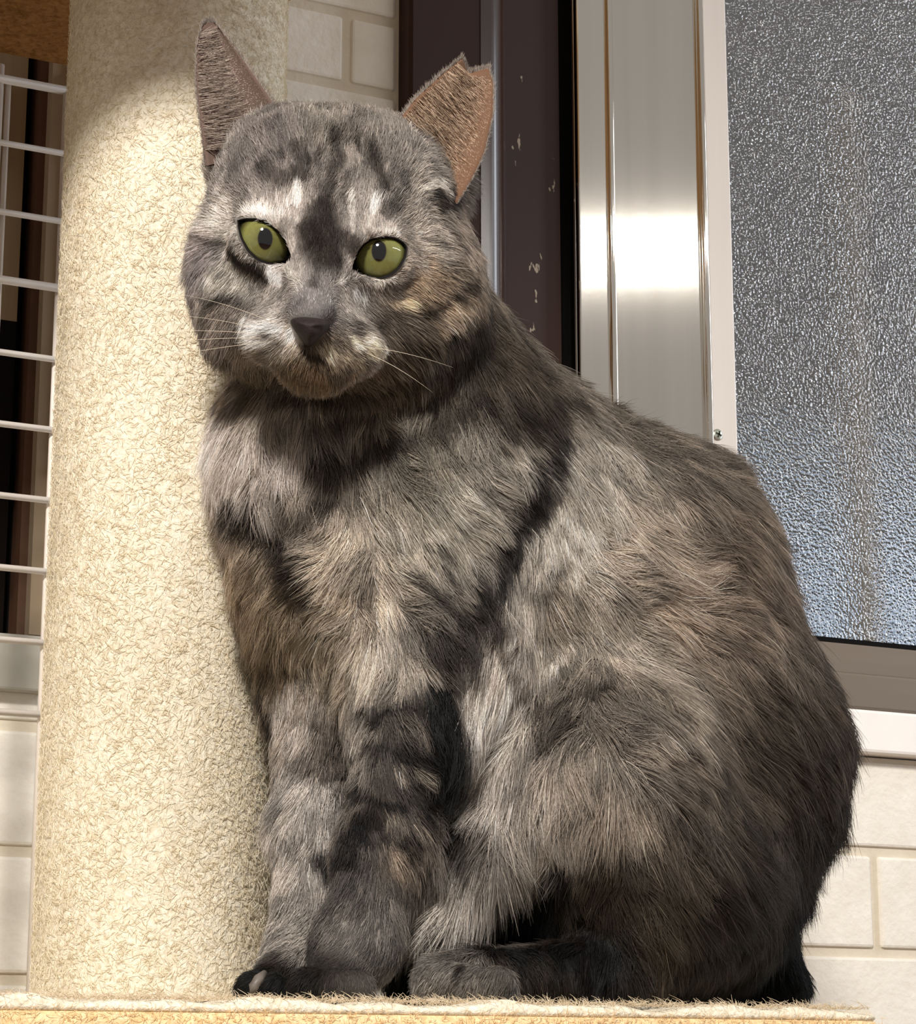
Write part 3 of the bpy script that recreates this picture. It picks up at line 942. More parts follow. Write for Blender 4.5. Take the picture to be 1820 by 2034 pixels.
STROKES = [  # colour, strength, width px, points
 (DK,.5,6,[(612,262),(616,325)]),(DK,.5,6,[(704,268),(708,340)]),(DK,.5,7,[(738,300),(762,378)]),(DK,.45,7,[(556,300),(582,358)]),(DK,.4,7,[(640,300),(632,380)]),(DK,.4,7,[(690,350),(682,400)]),
 (DK,.5,7,[(385,470),(450,492)]),(DK,.45,7,[(385,590),(450,612)]),(DK,.45,6,[(840,470),(930,500)]),(DK,.45,6,[(850,440),(920,430)]),((190,182,174),.5,8,[(395,440),(455,445)]),((185,178,168),.5,8,[(840,490),(900,510)]),
 ((205,198,190),.6,6,[(478,412),(545,425)]),((200,192,184),.5,6,[(740,456),(800,462)]),((196,188,180),.6,6,[(600,525),(597,562)]),((190,182,172),.5,6,[(470,585),(520,600)]),
 (DK,.6,12,[(676,262),(666,330),(652,400),(642,445)]), ((60,53,49),.75,24,[(645,415),(652,470),(655,510)]), ((62,54,50),.7,18,[(610,455),(620,480)]),
 ((62,54,50),.6,16,[(690,470),(705,490)]), (DK,.6,9,[(640,520),(630,565)]), (DK,.5,14,[(592,300),(602,352),(575,345)]), (DK,.4,14,[(740,290),(745,330),(770,360)]),
 (DK,.45,12,[(520,330),(560,370)]), (DK,.4,12,[(800,400),(770,420)]),
 ((214,206,198),.9,7,[(590,375),(594,438)]), ((205,197,190),.6,5,[(572,392),(578,432)]), ((205,196,188),.7,5,[(552,385),(560,425)]), ((208,200,192),.85,6,[(697,388),(700,460)]), ((214,206,198),.9,7,[(752,394),(732,446)]),
 ((185,176,168),.6,16,[(440,420),(500,415),(545,432)]), ((180,170,160),.5,16,[(830,460),(880,470)]), ((185,178,168),.6,12,[(430,450),(470,470)]),
 ((215,206,204),.9,12,[(535,548),(556,556)]), ((190,184,176),.7,12,[(580,540),(592,570)]), ((180,172,164),.6,10,[(690,520),(680,560)]),
 ((205,205,200),.8,9,[(708,585),(722,592)]), ((190,184,176),.7,6,[(745,566),(790,556)]),
 (DK,.85,12,[(458,508),(490,535),(522,562)]), ((192,185,174),.75,12,[(425,556),(472,582)]), (DK,.4,10,[(430,600),(500,610)]),
 ((232,226,220),.97,12,[(482,652),(520,650),(575,668)]), ((232,226,220),.95,8,[(482,676),(530,684),(586,690)]), ((70,62,60),.7,4,[(482,664),(540,674)]),
 ((190,184,178),.7,12,[(530,630),(560,645)]), ((168,160,148),.6,12,[(540,705),(590,705)]),
 ((218,208,184),.9,8,[(708,678),(760,690)]), ((210,198,172),.85,8,[(738,704),(758,708)]), ((180,168,146),.6,12,[(660,705),(720,725)]),
 ((208,188,158),.9,11,[(788,604),(815,612),(836,616)]), (DK,.6,7,[(772,572),(832,556)]), (DK,.7,9,[(845,622),(915,596),(948,545)]), ((168,150,130),.7,11,[(875,645),(930,605)]),
 ((168,142,114),.6,26,[(845,575),(870,555)]), (DK,.8,14,[(868,402),(905,392)]), ((195,187,177),.75,11,[(840,372),(885,376)]), (DK,.4,12,[(760,640),(720,655)]),
 ((58,44,36),.85,4,[(612,688),(612,706),(578,720),(545,714)]), ((58,44,36),.85,4,[(612,706),(650,726),(695,738)]), ((130,110,88),.6,11,[(595,748),(655,752)]),
 ((72,64,64),.7,13,[(662,622),(655,640)]), ((100,94,94),.6,10,[(585,615),(600,600)]),
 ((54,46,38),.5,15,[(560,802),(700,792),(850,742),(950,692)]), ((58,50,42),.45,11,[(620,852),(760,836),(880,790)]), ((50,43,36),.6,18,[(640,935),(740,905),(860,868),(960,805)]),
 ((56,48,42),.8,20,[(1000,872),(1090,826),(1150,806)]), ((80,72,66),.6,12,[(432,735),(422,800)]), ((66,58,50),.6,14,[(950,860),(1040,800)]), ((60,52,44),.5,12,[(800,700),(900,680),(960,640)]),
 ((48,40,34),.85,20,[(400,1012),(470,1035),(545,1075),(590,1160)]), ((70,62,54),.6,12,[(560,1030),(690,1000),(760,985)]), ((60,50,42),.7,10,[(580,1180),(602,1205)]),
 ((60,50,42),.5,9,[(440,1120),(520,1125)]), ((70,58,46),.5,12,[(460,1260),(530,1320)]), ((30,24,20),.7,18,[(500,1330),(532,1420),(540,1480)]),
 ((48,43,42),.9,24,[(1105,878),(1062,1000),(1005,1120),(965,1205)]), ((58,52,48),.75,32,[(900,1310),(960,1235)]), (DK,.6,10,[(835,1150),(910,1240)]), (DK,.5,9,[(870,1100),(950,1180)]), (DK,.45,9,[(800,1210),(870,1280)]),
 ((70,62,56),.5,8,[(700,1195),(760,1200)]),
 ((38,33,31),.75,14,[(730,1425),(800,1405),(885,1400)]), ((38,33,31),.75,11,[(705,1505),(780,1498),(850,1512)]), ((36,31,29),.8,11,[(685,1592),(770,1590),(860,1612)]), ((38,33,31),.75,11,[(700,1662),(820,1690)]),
 ((42,37,36),.8,24,[(655,1735),(700,1680),(740,1635)]), ((30,26,24),.9,30,[(885,1400),(890,1520),(880,1660)]), ((90,84,80),.6,14,[(660,1830),(720,1800)]),  # darkest stroke paints the shade between foreleg and thigh
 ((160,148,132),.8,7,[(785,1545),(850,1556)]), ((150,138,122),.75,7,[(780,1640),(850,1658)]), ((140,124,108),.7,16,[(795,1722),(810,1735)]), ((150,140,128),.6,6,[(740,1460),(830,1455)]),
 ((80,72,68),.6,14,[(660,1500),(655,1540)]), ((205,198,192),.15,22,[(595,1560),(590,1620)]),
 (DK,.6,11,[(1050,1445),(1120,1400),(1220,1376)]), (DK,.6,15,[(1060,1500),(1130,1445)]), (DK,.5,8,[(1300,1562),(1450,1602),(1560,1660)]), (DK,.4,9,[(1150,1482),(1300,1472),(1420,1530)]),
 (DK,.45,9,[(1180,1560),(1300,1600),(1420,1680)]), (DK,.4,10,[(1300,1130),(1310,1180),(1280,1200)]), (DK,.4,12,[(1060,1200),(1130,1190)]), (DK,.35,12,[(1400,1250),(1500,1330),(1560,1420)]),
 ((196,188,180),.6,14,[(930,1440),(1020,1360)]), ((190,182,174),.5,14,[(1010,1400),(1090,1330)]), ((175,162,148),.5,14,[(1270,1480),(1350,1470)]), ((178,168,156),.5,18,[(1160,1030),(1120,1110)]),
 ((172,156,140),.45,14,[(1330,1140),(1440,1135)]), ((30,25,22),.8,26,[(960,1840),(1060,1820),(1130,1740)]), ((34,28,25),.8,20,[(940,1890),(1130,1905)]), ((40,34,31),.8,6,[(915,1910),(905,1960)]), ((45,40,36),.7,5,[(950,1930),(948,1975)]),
]
def lift_pts(lst):
    return np.array([hit(px, py)[0] for px, py in lst])
base_P = lift_pts([(b_[0], b_[1]) for b_ in BASE]).astype(np.float32)
base_C = np.array([b_[2:] for b_ in BASE], np.float32)

def sinus(seed, n, scale):
    g_ = np.random.default_rng(seed)
    k_ = g_.normal(size=(n, 3)) / scale
    return k_.astype(np.float32), g_.uniform(0, 6.28, n).astype(np.float32)
def snoise(P, seed, scale, n=10):
    k_, ph = sinus(seed, n, scale)
    return np.sin(P.astype(np.float32) @ k_.T + ph).sum(1) / math.sqrt(n / 2)

stroke_data = []
for c_, s_, w_, pts in STROKES:
    pp = []
    for a_, b_ in zip(pts[:-1], pts[1:]):
        m_ = max(1, int(math.hypot(b_[0] - a_[0], b_[1] - a_[1]) / max(w_ * 0.7, 6)))
        for q in range(m_):
            pp.append((a_[0] + (b_[0] - a_[0]) * q / m_, a_[1] + (b_[1] - a_[1]) * q / m_))
    pp.append(pts[-1])
    stroke_data.append((np.array(c_, np.float32), s_, w_ * 0.000208, lift_pts(pp).astype(np.float32)))

def coat(P):
    """sRGB-like coat colour at points near the skin"""
    P = P.astype(np.float32)
    W_ = np.zeros(len(P), np.float32); C = np.zeros((len(P), 3), np.float32)
    face = np.exp(-((P - at(640, 520, 0.915).astype(np.float32)) ** 2).sum(1) / (2 * 0.05 ** 2))
    Q = P + (0.0018 - 0.0013 * face)[:, None] * np.stack([snoise(P, 100 + i, 0.004) for i in range(3)], 1)
    for p_, c_ in zip(base_P, base_C):
        d2 = ((Q - p_) ** 2).sum(1)
        w_ = 1.0 / (d2 + 0.000025) ** 2
        W_ += w_; C += w_[:, None] * c_
    C /= W_[:, None]
    for c_, s_, w_, pp in stroke_data:
        ctr = pp.mean(0); rad = np.sqrt(((pp - ctr) ** 2).sum(1)).max() + w_ * 3
        near = np.nonzero(((Q - ctr) ** 2).sum(1) < rad * rad)[0]
        if not len(near):
            continue
        qn = Q[near]
        d2 = np.full(len(near), 1e9, np.float32)
        for p_ in pp:
            d2 = np.minimum(d2, ((qn - p_) ** 2).sum(1))
        d_ = np.sqrt(d2) / w_
        f_ = s_ * np.clip(1.7 - d_ * 0.9, 0, 1)
        C[near] += f_[:, None] * (c_ - C[near])
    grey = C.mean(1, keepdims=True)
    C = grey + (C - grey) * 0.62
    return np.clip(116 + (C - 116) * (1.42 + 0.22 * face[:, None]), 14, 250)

# ------------------------------------------------------------------ hair flow: px, py, dx, dy, length mm, lift
FLOW = [
 (522,424,-.2,-1,2.5,.3),(570,445,.2,-1,2.5,.3),(462,450,-1,-.2,3,.3),(478,505,-.8,.6,2.5,.3),(530,538,-.2,1,2.2,.3),(592,505,.2,-1,2,.3),(760,460,.1,-1,2.5,.3),(715,472,-.2,-1,2.5,.3),(818,490,1,-.1,3,.3),(802,535,.8,.6,2.5,.3),(752,566,.1,1,2.2,.3),(688,525,-.2,-1,2,.3),
 (640,480,0.0,-1,4,.35),(620,580,0,-1,2.5,.25),(614,630,0,-1,1.5,.25),(640,380,.1,-1,6,.35),(580,380,-.15,-1,7,.4),(720,380,.25,-1,7,.4),(660,260,.05,-1,7,.45),(600,250,-.2,-1,7,.4),(730,260,.3,-1,7,.4),
 (500,400,-.6,-.8,7,.35),(440,430,-.9,-.4,8,.35),(400,400,-.9,-.3,9,.4),(470,330,-.7,-.7,8,.4),(820,420,.8,-.6,7,.35),(880,450,.95,-.2,8,.35),(920,480,.95,.2,10,.4),
 (450,540,-.8,.5,8,.35),(400,560,-.8,.6,10,.45),(420,640,-.7,.7,11,.45),(520,570,-.5,.6,4,.3),(560,600,-.6,.4,3,.3),(690,600,.5,.5,3,.3),(760,590,.7,.6,5,.3),(840,580,.85,.45,8,.35),(900,620,.8,.6,11,.45),(860,690,.7,.7,12,.4),
 (540,660,-.95,.15,5,.3),(500,680,-.9,.4,6,.35),(690,680,.9,.35,5,.3),(740,710,.8,.5,6,.35),(580,690,-.5,.8,3,.3),(640,700,.4,.9,3,.3),(620,745,0,1,5,.35),(560,770,-.3,1,9,.4),(700,770,.3,1,10,.4),
 (470,740,-.4,.9,12,.45),(800,780,.4,.9,13,.35),(950,720,.7,.7,14,.35),(1030,800,.8,.6,15,.35),(560,860,-.2,1,15,.4),(700,860,.1,1,15,.35),(850,880,.5,.85,15,.35),
 (420,830,-.7,.7,18,.55),(400,920,-.75,.65,20,.6),(480,940,-.5,.85,20,.5),(560,1000,-.3,.9,18,.45),(430,1030,-.8,.6,20,.55),(470,1120,-.75,.65,20,.5),(520,1220,-.6,.8,18,.45),(500,1300,-.5,.85,16,.4),
 (900,1000,.55,.83,13,.3),(1000,950,.65,.75,14,.3),(800,1050,.4,.9,13,.3),(680,1080,-.3,.95,13,.3),(640,1150,-.6,.75,15,.35),(740,1180,.1,1,13,.3),(840,1160,.6,.8,13,.3),(940,1150,.6,.8,13,.3),
 (680,1270,-.45,.9,14,.35),(760,1330,-.2,1,14,.35),(850,1300,.4,.9,12,.3),(600,1350,-.35,.95,12,.35),
 (1150,800,.9,.45,16,.35),(1280,860,.9,.45,17,.4),(1400,960,.9,.5,18,.4),(1480,1050,.9,.5,18,.4),(1160,950,.5,.85,16,.3),(1120,1080,.35,.92,16,.3),(1250,1050,.75,.65,17,.3),(1380,1130,.9,.4,18,.35),
 (1300,1250,.9,.4,18,.3),(1500,1250,.88,.5,18,.4),(1150,1200,.6,.8,17,.3),(1580,1330,.8,.6,19,.4),(1620,1450,.75,.66,20,.45),(1500,1430,.75,.65,19,.35),(1650,1560,.6,.8,22,.5),
 (1000,1330,-.7,.7,20,.4),(1100,1320,-.2,.9,18,.35),(940,1450,-.35,.95,22,.4),(1020,1430,-.6,.8,18,.35),(1120,1450,-.2,.8,16,.4),(950,1580,-.1,1,24,.35),(1050,1580,0,1,20,.35),(1150,1560,.3,.9,18,.35),
 (1250,1450,.75,.6,18,.3),(1350,1500,.8,.6,19,.3),(1450,1600,.7,.7,20,.35),(1300,1620,.6,.8,20,.3),(1150,1650,.1,1,22,.35),(1050,1690,-.05,1,26,.35),(930,1680,-.3,.95,28,.35),(880,1780,-.5,.87,28,.35),
 (1550,1700,.45,.9,22,.4),(1250,1770,.3,.95,18,.3),(1400,1800,.4,.9,20,.3),(1520,1850,.3,.95,18,.3),(1150,1850,.1,1,16,.3),(1300,1900,.2,1,14,.3),(1450,1930,.2,1,14,.3),(1570,1930,.2,1,10,.3),
 (880,1935,-.4,.9,4,.3),(980,1945,-.2,1,5,.3),(1080,1950,0,1,7,.3),
 (800,1420,.1,1,10,.3),(860,1500,.35,.9,9,.3),(760,1550,.15,1,8,.3),(710,1550,-.4,.9,8,.3),(740,1700,.1,1,7,.3),(700,1830,-.1,1,6,.3),(780,1700,.3,.95,7,.3),(650,1920,-.4,.9,4,.3),(700,1950,-.1,1,3,.3),
 (570,1450,-.5,.85,9,.35),(570,1600,-.45,.9,9,.35),(570,1750,-.45,.9,8,.35),(570,1850,-.4,.9,7,.35),(630,1600,-.2,1,8,.3),(630,1750,-.2,1,8,.3),(520,1950,-.7,.6,4,.3),(580,1940,-.3,.9,4,.3),
]
fl_P, fl_D, fl_L, fl_T = [], [], [], []
UPV = np.array((0, -SP, CP)); RTV = np.array((1.0, 0, 0))
for px, py, dx, dy, L_, lf in FLOW:
    p_, n_ = hit(px, py)
    d_ = RTV * dx - UPV * dy
    d_ = d_ - n_ * (d_ @ n_)
    d_ /= np.linalg.norm(d_) + 1e-9
    fl_P.append(p_); fl_D.append(d_); fl_L.append(L_ * 0.001); fl_T.append(lf)
fl_P = np.array(fl_P, np.float32); fl_D = np.array(fl_D, np.float32); fl_L = np.array(fl_L, np.float32); fl_T = np.array(fl_T, np.float32)

def flow(P):
    P = P.astype(np.float32)
    W_ = np.zeros(len(P), np.float32); D = np.zeros((len(P), 3), np.float32); L_ = np.zeros(len(P), np.float32); T_ = np.zeros(len(P), np.float32)
    for p_, d_, l_, t_ in zip(fl_P, fl_D, fl_L, fl_T):
        w_ = 1.0 / (((P - p_) ** 2).sum(1) + 0.00003) ** 2
        W_ += w_; D += w_[:, None] * d_; L_ += w_ * l_; T_ += w_ * t_
    return D / W_[:, None], L_ / W_, T_ / W_

# ------------------------------------------------------------------ body mesh with its coat colour
TRI = np.concatenate([BF[:, [0, 1, 2]], BF[:, [0, 2, 3]]])
body_me = bpy.data.meshes.new('body')
body_me.from_pydata((AV - cat_base).tolist(), [], AF.tolist())
for p in body_me.polygons:
    p.use_smooth = True
vc = np.zeros((len(AV), 3), np.float32)
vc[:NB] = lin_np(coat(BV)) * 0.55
EARSKIN = [lin_np((98, 80, 72)), lin_np((108, 80, 62))]
o_ = NE0
for i, v in enumerate(ear_V):
    nf = len(v) // 2
    vc[o_:o_ + nf] = EARSKIN[i]
    vc[o_ + nf:o_ + 2 * nf] = lin_np((110, 102, 96))
    o_ += len(v)
for i, v in enumerate(lid_V):
    n = len(v) // 5
    vc[o_:o_ + 2 * n] = lin_np((16, 12, 11))
    vc[o_ + 2 * n:o_ + 3 * n] = lin_np((20, 16, 14))
    vc[o_ + 3 * n:o_ + 5 * n] = lin_np(coat(v[3 * n:])) * 0.6
    o_ += len(v)
ca = body_me.color_attributes.new('col', 'FLOAT_COLOR', 'POINT')
ca.data.foreach_set('color', np.concatenate([vc, np.ones((len(vc), 1), np.float32)], 1).ravel())
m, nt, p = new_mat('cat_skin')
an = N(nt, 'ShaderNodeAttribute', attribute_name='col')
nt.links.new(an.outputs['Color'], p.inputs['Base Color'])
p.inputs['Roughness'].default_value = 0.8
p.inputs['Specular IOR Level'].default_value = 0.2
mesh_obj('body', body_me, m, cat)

# ------------------------------------------------------------------ fur
FUR_N = 520000
M_fur = hair_mat('fur', transl=0.25, rough=0.5)
a_, b_, c_ = BV[TRI[:, 0]], BV[TRI[:, 1]], BV[TRI[:, 2]]
fn = np.cross(b_ - a_, c_ - a_)
area = np.linalg.norm(fn, axis=1)
fn /= area[:, None] + 1e-15
cen = (a_ + b_ + c_) / 3
view = CAMP - cen
view /= np.linalg.norm(view, axis=1, keepdims=True)
facing = (fn * view).sum(1)
w = area * np.where(facing > -0.25, 1.0, 0.3)
w *= np.where(cen[:, 2] < 0.0025, 0.0, 1.0)
hx = at(650, 480, 0.93)
w *= 1.0 + 2.2 * np.exp(-((cen - hx) ** 2).sum(1) / (2 * 0.045 ** 2))
w /= w.sum()
g = np.random.default_rng(77)
tri = g.choice(len(TRI), FUR_N, p=w)
r1 = np.sqrt(g.uniform(size=FUR_N)); r2 = g.uniform(size=FUR_N)
bw = np.stack([1 - r1, r1 * (1 - r2), r1 * r2], 1)
root = a_[tri] * bw[:, :1] + b_[tri] * bw[:, 1:2] + c_[tri] * bw[:, 2:]
# smooth vertex normals
vn = np.zeros_like(BV)
for i in range(3):
    for c in range(3):
        vn[:, c] += np.bincount(TRI[:, i], (fn * area[:, None])[:, c], NB)
vn /= np.linalg.norm(vn, axis=1, keepdims=True) + 1e-15
nrm = sum(vn[TRI[tri, i]] * bw[:, i:i + 1] for i in range(3))
nrm /= np.linalg.norm(nrm, axis=1, keepdims=True) + 1e-12
# keep the eyes, the nose pad and the ear cups clear
keep = np.ones(FUR_N, bool)
def project(P):
    x = P[:, 0]; y = P[:, 1] * CP + (P[:, 2] - CAMZ) * SP; z = -P[:, 1] * SP + (P[:, 2] - CAMZ) * CP
    return CX + FPX * x / y, CY - FPX * z / y
U_, V_ = project(root)
def in_poly(poly, U_, V_):
    ins = np.zeros(len(U_), bool)
    j = len(poly) - 1
    for i in range(len(poly)):
        xi, yi = poly[i]; xj, yj = poly[j]
        with np.errstate(divide='ignore', invalid='ignore'):
            cnd = ((yi > V_) != (yj > V_)) & (U_ < (xj - xi) * (V_ - yi) / (yj - yi + 1e-9) + xi)
        ins ^= cnd
        j = i
    return ins
for e in EYES:
    o = e['outline']; c_e = o.mean(0)
    grown = c_e + (o - c_e) * (1 + 4.0 / np.linalg.norm(o - c_e, axis=1, keepdims=True))
    nearhead = np.linalg.norm(root - e['p'], axis=1) < 0.03
    keep &= ~(in_poly(grown, U_, V_) & nearhead)
    keep &= np.linalg.norm(root - e['p'], axis=1) > e['R'] * 1.03
NOSE = [(572, 634), (600, 628), (632, 630), (660, 638), (646, 664), (624, 688), (606, 690), (588, 668)]
keep &= ~(in_poly(np.array(NOSE, float), U_, V_) & (root[:, 1] < 0.93))
root, nrm = root[keep], nrm[keep]
n = len(root)
D, L_, T_ = flow(root)
D = D - (D * nrm).sum(1, keepdims=True) * nrm
D /= np.linalg.norm(D, axis=1, keepdims=True) + 1e-6
# coherent waviness
amp = 0.30
for sd, sc, am in ((5, 0.012, 0.22), (6, 0.004, 0.22)):
    wv = np.stack([snoise(root, sd * 10 + i, sc) for i in range(3)], 1)
    D = D + am * (wv - (wv * nrm).sum(1, keepdims=True) * nrm) * np.clip(L_ / 0.012, 0.25, 1)[:, None]
D += g.normal(size=D.shape) * 0.10
D /= np.linalg.norm(D, axis=1, keepdims=True) + 1e-6
Ln = 0.82 * L_ * g.uniform(0.55, 1.12, n) * (1 + 0.18 * snoise(root, 91, 0.006))
guard = g.uniform(size=n) < 0.05
Ln = np.where(guard, Ln * 1.3, Ln)
lift = T_ * g.uniform(0.6, 1.4, n)
KP = 5
u = np.linspace(0, 1, KP)
cl, sl_ = np.cos(lift * 1.2)[:, None], np.sin(lift * 1.2)[:, None]
curl = g.normal(size=(n, 3)) * 0.10
down = np.array((0, 0, -1.0))
pts = np.zeros((n, KP, 3))
for i, uu in enumerate(u):
    pts[:, i] = root + Ln[:, None] * (uu * (D * cl + nrm * sl_) + uu * uu * (0.20 * D - 0.38 * sl_ * nrm + curl + 0.10 * down))
# clumps
nc = n // 45
kd = KDTree(nc)
ci = g.choice(n, nc, replace=False)
for q, i in enumerate(ci):
    kd.insert(root[i], q)
kd.balance()
near = np.array([kd.find(r_)[1] for r_ in root])
own = ci[near]
cf = (0.55 * np.clip(L_ / 0.014, 0.15, 1.0) * g.uniform(0.4, 1.2, n))[:, None]
for i, uu in enumerate(u):
    tgt = pts[own, i] + (root - root[own]) * (1 - uu)
    pts[:, i] += cf * uu ** 1.2 * (tgt - pts[:, i]) * (np.linalg.norm(root - root[own], axis=1) < 0.008)[:, None]
pts[:, :, 2] = np.maximum(pts[:, :, 2], 0.0008)
mid = root + 0.55 * (pts[:, -1] - root) - nrm * 0.002
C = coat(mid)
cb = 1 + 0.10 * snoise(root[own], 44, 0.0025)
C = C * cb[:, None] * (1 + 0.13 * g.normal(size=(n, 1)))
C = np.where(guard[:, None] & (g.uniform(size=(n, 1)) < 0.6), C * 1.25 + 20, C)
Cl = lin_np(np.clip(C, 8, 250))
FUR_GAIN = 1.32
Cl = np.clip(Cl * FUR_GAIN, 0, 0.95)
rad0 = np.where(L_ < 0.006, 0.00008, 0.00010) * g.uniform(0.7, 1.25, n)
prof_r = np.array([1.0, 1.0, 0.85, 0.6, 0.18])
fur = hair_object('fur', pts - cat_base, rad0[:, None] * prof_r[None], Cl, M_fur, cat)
tag(fur, kind='stuff')

# ear hair: fine pale hairs lying across the cups and a short fringe on the rims
eP, eC, eR = [], [], []
for k, inf in enumerate(ear_info):
    fr = inf['front']; nt_, ns = inf['nt'], inf['ns']
    m_ = 4200
    ti = g.uniform(0.10, 0.95, m_) * (nt_ - 1); si = g.uniform(0.02, 0.95, m_) * (ns - 1)
    i0, j0 = ti.astype(int), si.astype(int)
    p_ = fr[i0, j0] + (fr[np.minimum(i0 + 1, nt_ - 1), j0] - fr[i0, j0]) * (ti - i0)[:, None] + (fr[i0, np.minimum(j0 + 1, ns - 1)] - fr[i0, j0]) * (si - j0)[:, None]
    dirs = (np.array((1.0, 0, 0.10)) if k == 0 else np.array((0.62, 0, -0.78)))
    d_ = dirs + g.normal(size=(m_, 3)) * 0.13
    if k == 0:
        d_ += 0.12 * np.stack([snoise(p_, 31, .004), np.zeros(m_), snoise(p_, 32, .004)], 1)
    Lh = g.uniform(0.005, 0.016, m_)[:, None] * (1 - 0.55 * (ti / (nt_ - 1)))[:, None] * np.clip(1.12 - si / (ns - 1), 0.12, 1)[:, None]
    out_ = np.array((0, -1.0, 0))
    P_ = np.stack([p_ + Lh * (uu * d_ + out_ * (0.22 * uu + 0.05)) + np.array((0, .0, 0)) for uu in (0, .33, .66, 1)], 1)
    f_ = g.uniform(0, 1, (m_, 1)) ** 1.5
    cA, cB = ((108, 92, 84), (222, 208, 194)) if k == 0 else ((116, 92, 74), (226, 202, 176))
    eP.append(P_); eC.append(lin_np(np.array(cA) * (1 - f_) + np.array(cB) * f_)); eR.append(np.repeat(np.array([[1, .9, .7, .2]]) * 0.00011, m_, 0))
    # rims
    rim = np.concatenate([fr[:, 0], fr[-1, :], fr[::-1, -1]])
    m_ = 2500
    q = g.uniform(0, len(rim) - 1.001, m_); qi = q.astype(int)
    p_ = rim[qi] + (rim[qi + 1] - rim[qi]) * (q - qi)[:, None]
    ctr = fr[:20].mean((0, 1))
    o2 = p_ - ctr; o2[:, 1] = 0; o2 /= np.linalg.norm(o2, axis=1, keepdims=True)
    d_ = o2 * 0.35 + np.array((0, -0.1, 0.55)) + g.normal(size=(m_, 3)) * 0.2
    Lh = g.uniform(0.0012, 0.0028, m_)[:, None]
    P_ = np.stack([p_ + Lh * uu * d_ for uu in (0, .33, .66, 1)], 1)
    f_ = g.uniform(0, 1, (m_, 1))
    eP.append(P_); eC.append(lin_np(np.array((110, 100, 94)) * (1 - f_) + np.array((185, 172, 160)) * f_)); eR.append(np.repeat(np.array([[1, .9, .7, .2]]) * 0.00009, m_, 0))
eh = hair_object('ear_fur', np.concatenate(eP) - cat_base, np.concatenate(eR), np.concatenate(eC), M_fur, cat)
tag(eh, kind='stuff')

# ------------------------------------------------------------------ eyes, nose, whiskers
m, nt, p = new_mat('eye')
tc = N(nt, 'ShaderNodeTexCoord')
sx = N(nt, 'ShaderNodeSeparateXYZ')
nt.links.new(tc.outputs['Object'], sx.inputs[0])
# object space: -Y looks out of the eye; the iris is wide, the pupil an upright oval
def mth(op, a=None, b=None, va=0.0, vb=0.0):
    q = N(nt, 'ShaderNodeMath', operation=op)
    q.inputs[0].default_value = va; q.inputs[1].default_value = vb
    if a: nt.links.new(a, q.inputs[0])
    if b: nt.links.new(b, q.inputs[1])
    return q.outputs[0]
RE = EYES[0]['R']
px_ = mth('DIVIDE', sx.outputs['X'], None, 0, 0.0031); pz_ = mth('DIVIDE', sx.outputs['Z'], None, 0, 0.0046)
pr_ = mth('SQRT', mth('ADD', mth('MULTIPLY', px_, px_), mth('MULTIPLY', pz_, pz_)))
rr = mth('SQRT', mth('ADD', mth('MULTIPLY', sx.outputs['X'], sx.outputs['X']), mth('MULTIPLY', sx.outputs['Z'], sx.outputs['Z'])))
rad_n = mth('DIVIDE', rr, None, 0, RE)
cr = N(nt, 'ShaderNodeValToRGB')
e_ = cr.color_ramp.elements
e_[0].position = 0.2; e_[0].color = lin((94, 92, 52)) + (1,)
e_[1].position = 0.97; e_[1].color = lin((20, 18, 10)) + (1,)
for pos, cc in ((0.45, (112, 112, 62)), (0.72, (124, 126, 72)), (0.86, (76, 76, 40))):
    q = e_.new(pos); q.color = lin(cc) + (1,)
nt.links.new(rad_n, cr.inputs['Fac'])
ang = N(nt, 'ShaderNodeTexNoise', Scale=500.0, Detail=3.0)
nt.links.new(tc.outputs['Object'], ang.inputs['Vector'])
mr = N(nt, 'ShaderNodeMapRange'); mr.inputs['To Min'].default_value = 0.75; mr.inputs['To Max'].default_value = 1.2
nt.links.new(ang.outputs['Fac'], mr.inputs['Value'])
mixn = N(nt, 'ShaderNodeMix', data_type='RGBA', blend_type='MULTIPLY'); mixn.inputs[0].default_value = 1.0
nt.links.new(cr.outputs['Color'], mixn.inputs[6]); nt.links.new(mr.outputs[0], mixn.inputs[7])
stp = N(nt, 'ShaderNodeMapRange'); stp.inputs['From Min'].default_value = 0.9; stp.inputs['From Max'].default_value = 1.05
nt.links.new(pr_, stp.inputs['Value'])
mixp = N(nt, 'ShaderNodeMix', data_type='RGBA')
nt.links.new(stp.outputs[0], mixp.inputs[0]); mixp.inputs[6].default_value = (0.004, 0.003, 0.004, 1)
nt.links.new(mixn.outputs[2], mixp.inputs[7]); nt.links.new(mixp.outputs[2], p.inputs['Base Color'])
p.inputs['Roughness'].default_value = 0.05
p.inputs['Coat Weight'].default_value = 0.6
M_eye = m
for e in EYES:
    b = bmesh.new()
    bmesh.ops.create_uvsphere(b, u_segments=48, v_segments=32, radius=e['R'])
    o = bm_obj('eye', b, M_eye, cat, tuple(e['p'] - cat_base), True)
    # look at the point where the pupil sits
    pu = at(e['pupil'][0], e['pupil'][1], e['Y'] - e['R'] * 0.97)
    d_ = Vector(pu - e['p']).normalized()
    q = Vector((0, -1, 0)).rotation_difference(d_)
    o.rotation_mode = 'QUATERNION'
    o.rotation_quaternion = q
    o['label'] = 'olive green eye with upright dark pupil'

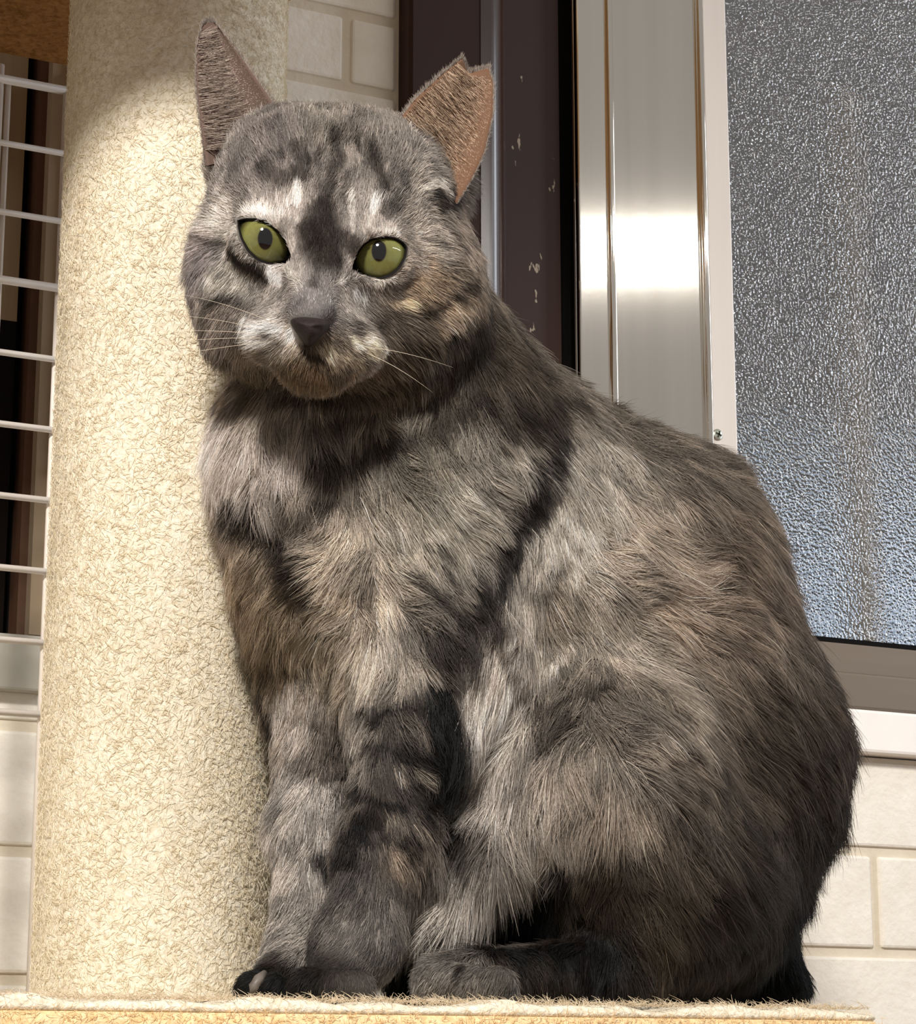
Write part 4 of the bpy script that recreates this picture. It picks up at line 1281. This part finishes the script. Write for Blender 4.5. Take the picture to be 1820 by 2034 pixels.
# nose pad
M_nose = noise_mat('nose_leather', (30, 23, 23), (48, 38, 37), 500, 0.65, 0.4, 900, bump_dist=0.0004, spec=0.2)
b = bmesh.new()
rim = []
outl = np.array([(574, 636), (588, 630), (604, 629), (622, 630), (640, 633), (657, 639), (650, 655), (638, 668), (624, 680), (613, 692), (604, 682), (594, 668), (584, 654)], float)
cN = np.array((615, 650.0))
layers = [(1.06, 0.902), (1.0, 0.8885), (0.8, 0.8835), (0.5, 0.8815), (0.2, 0.881)]
rws = []
for sc, Y in layers:
    row = []
    for q in outl:
        pp = cN + (q - cN) * sc
        yy = Y + 0.00006 * max(0, pp[1] - 645) + (0.003 * (sc < 0.95) * math.exp(-(((abs(pp[0] - 615) - 22) / 7) ** 2 + ((pp[1] - 655) / 7) ** 2)))
        row.append(b.verts.new(Vector(at(pp[0], pp[1], yy) - cat_base)))
    rws.append(row)
for r in range(len(rws) - 1):
    for i in range(len(outl)):
        j = (i + 1) % len(outl)
        b.faces.new((rws[r][i], rws[r][j], rws[r + 1][j], rws[r + 1][i]))
b.faces.new(rws[-1])
o = bm_obj('nose', b, M_nose, cat, smooth=True)
sm = o.modifiers.new('subsurf', 'SUBSURF'); sm.levels = 1; sm.render_levels = 2
o['label'] = 'dark brown leathery nose'

M_whisk = noise_mat('whisker', (225, 212, 190), (240, 228, 208), 40, 0.4, 0.0)
WH = [((515, 664), (400, 650), (190, 662)), ((520, 672), (410, 668), (250, 690)), ((525, 680), (420, 690), (300, 716)), ((520, 655), (430, 630), (330, 625)), ((540, 640), (450, 600), (360, 585)),
      ((730, 690), (800, 695), (900, 730)), ((725, 700), (790, 725), (860, 780))]
for p0, p1, p2 in WH:
    side = -1 if p0[0] < 630 else 1
    h0 = hit(*p0)[0]
    Y0 = h0[1] - 0.001
    pts_ = []
    for i in range(9):
        t = i / 8
        q = (np.array(p0) * (1 - t) ** 2 + 2 * np.array(p1) * t * (1 - t) + np.array(p2) * t * t)
        pts_.append(at(q[0], q[1], Y0 - 0.010 * math.sin(t * 2.2)) - cat_base)
    me = tube_mesh('whisker', pts_, [0.00010 * (1 - 0.75 * i / 8) for i in range(9)], 5)
    mesh_obj('whisker', me, M_whisk, cat)
# pale claw on the front paw
pts_ = [at(*q) - cat_base for q in ((526, 1932, .940), (514, 1944, .936), (504, 1960, .934), (500, 1976, .935))]
mesh_obj('claw', tube_mesh('claw', pts_, [0.0012, 0.0020, 0.0021, 0.0012], 8), noise_mat('claw', (92, 85, 80), (115, 107, 101), 200, 0.5), cat)
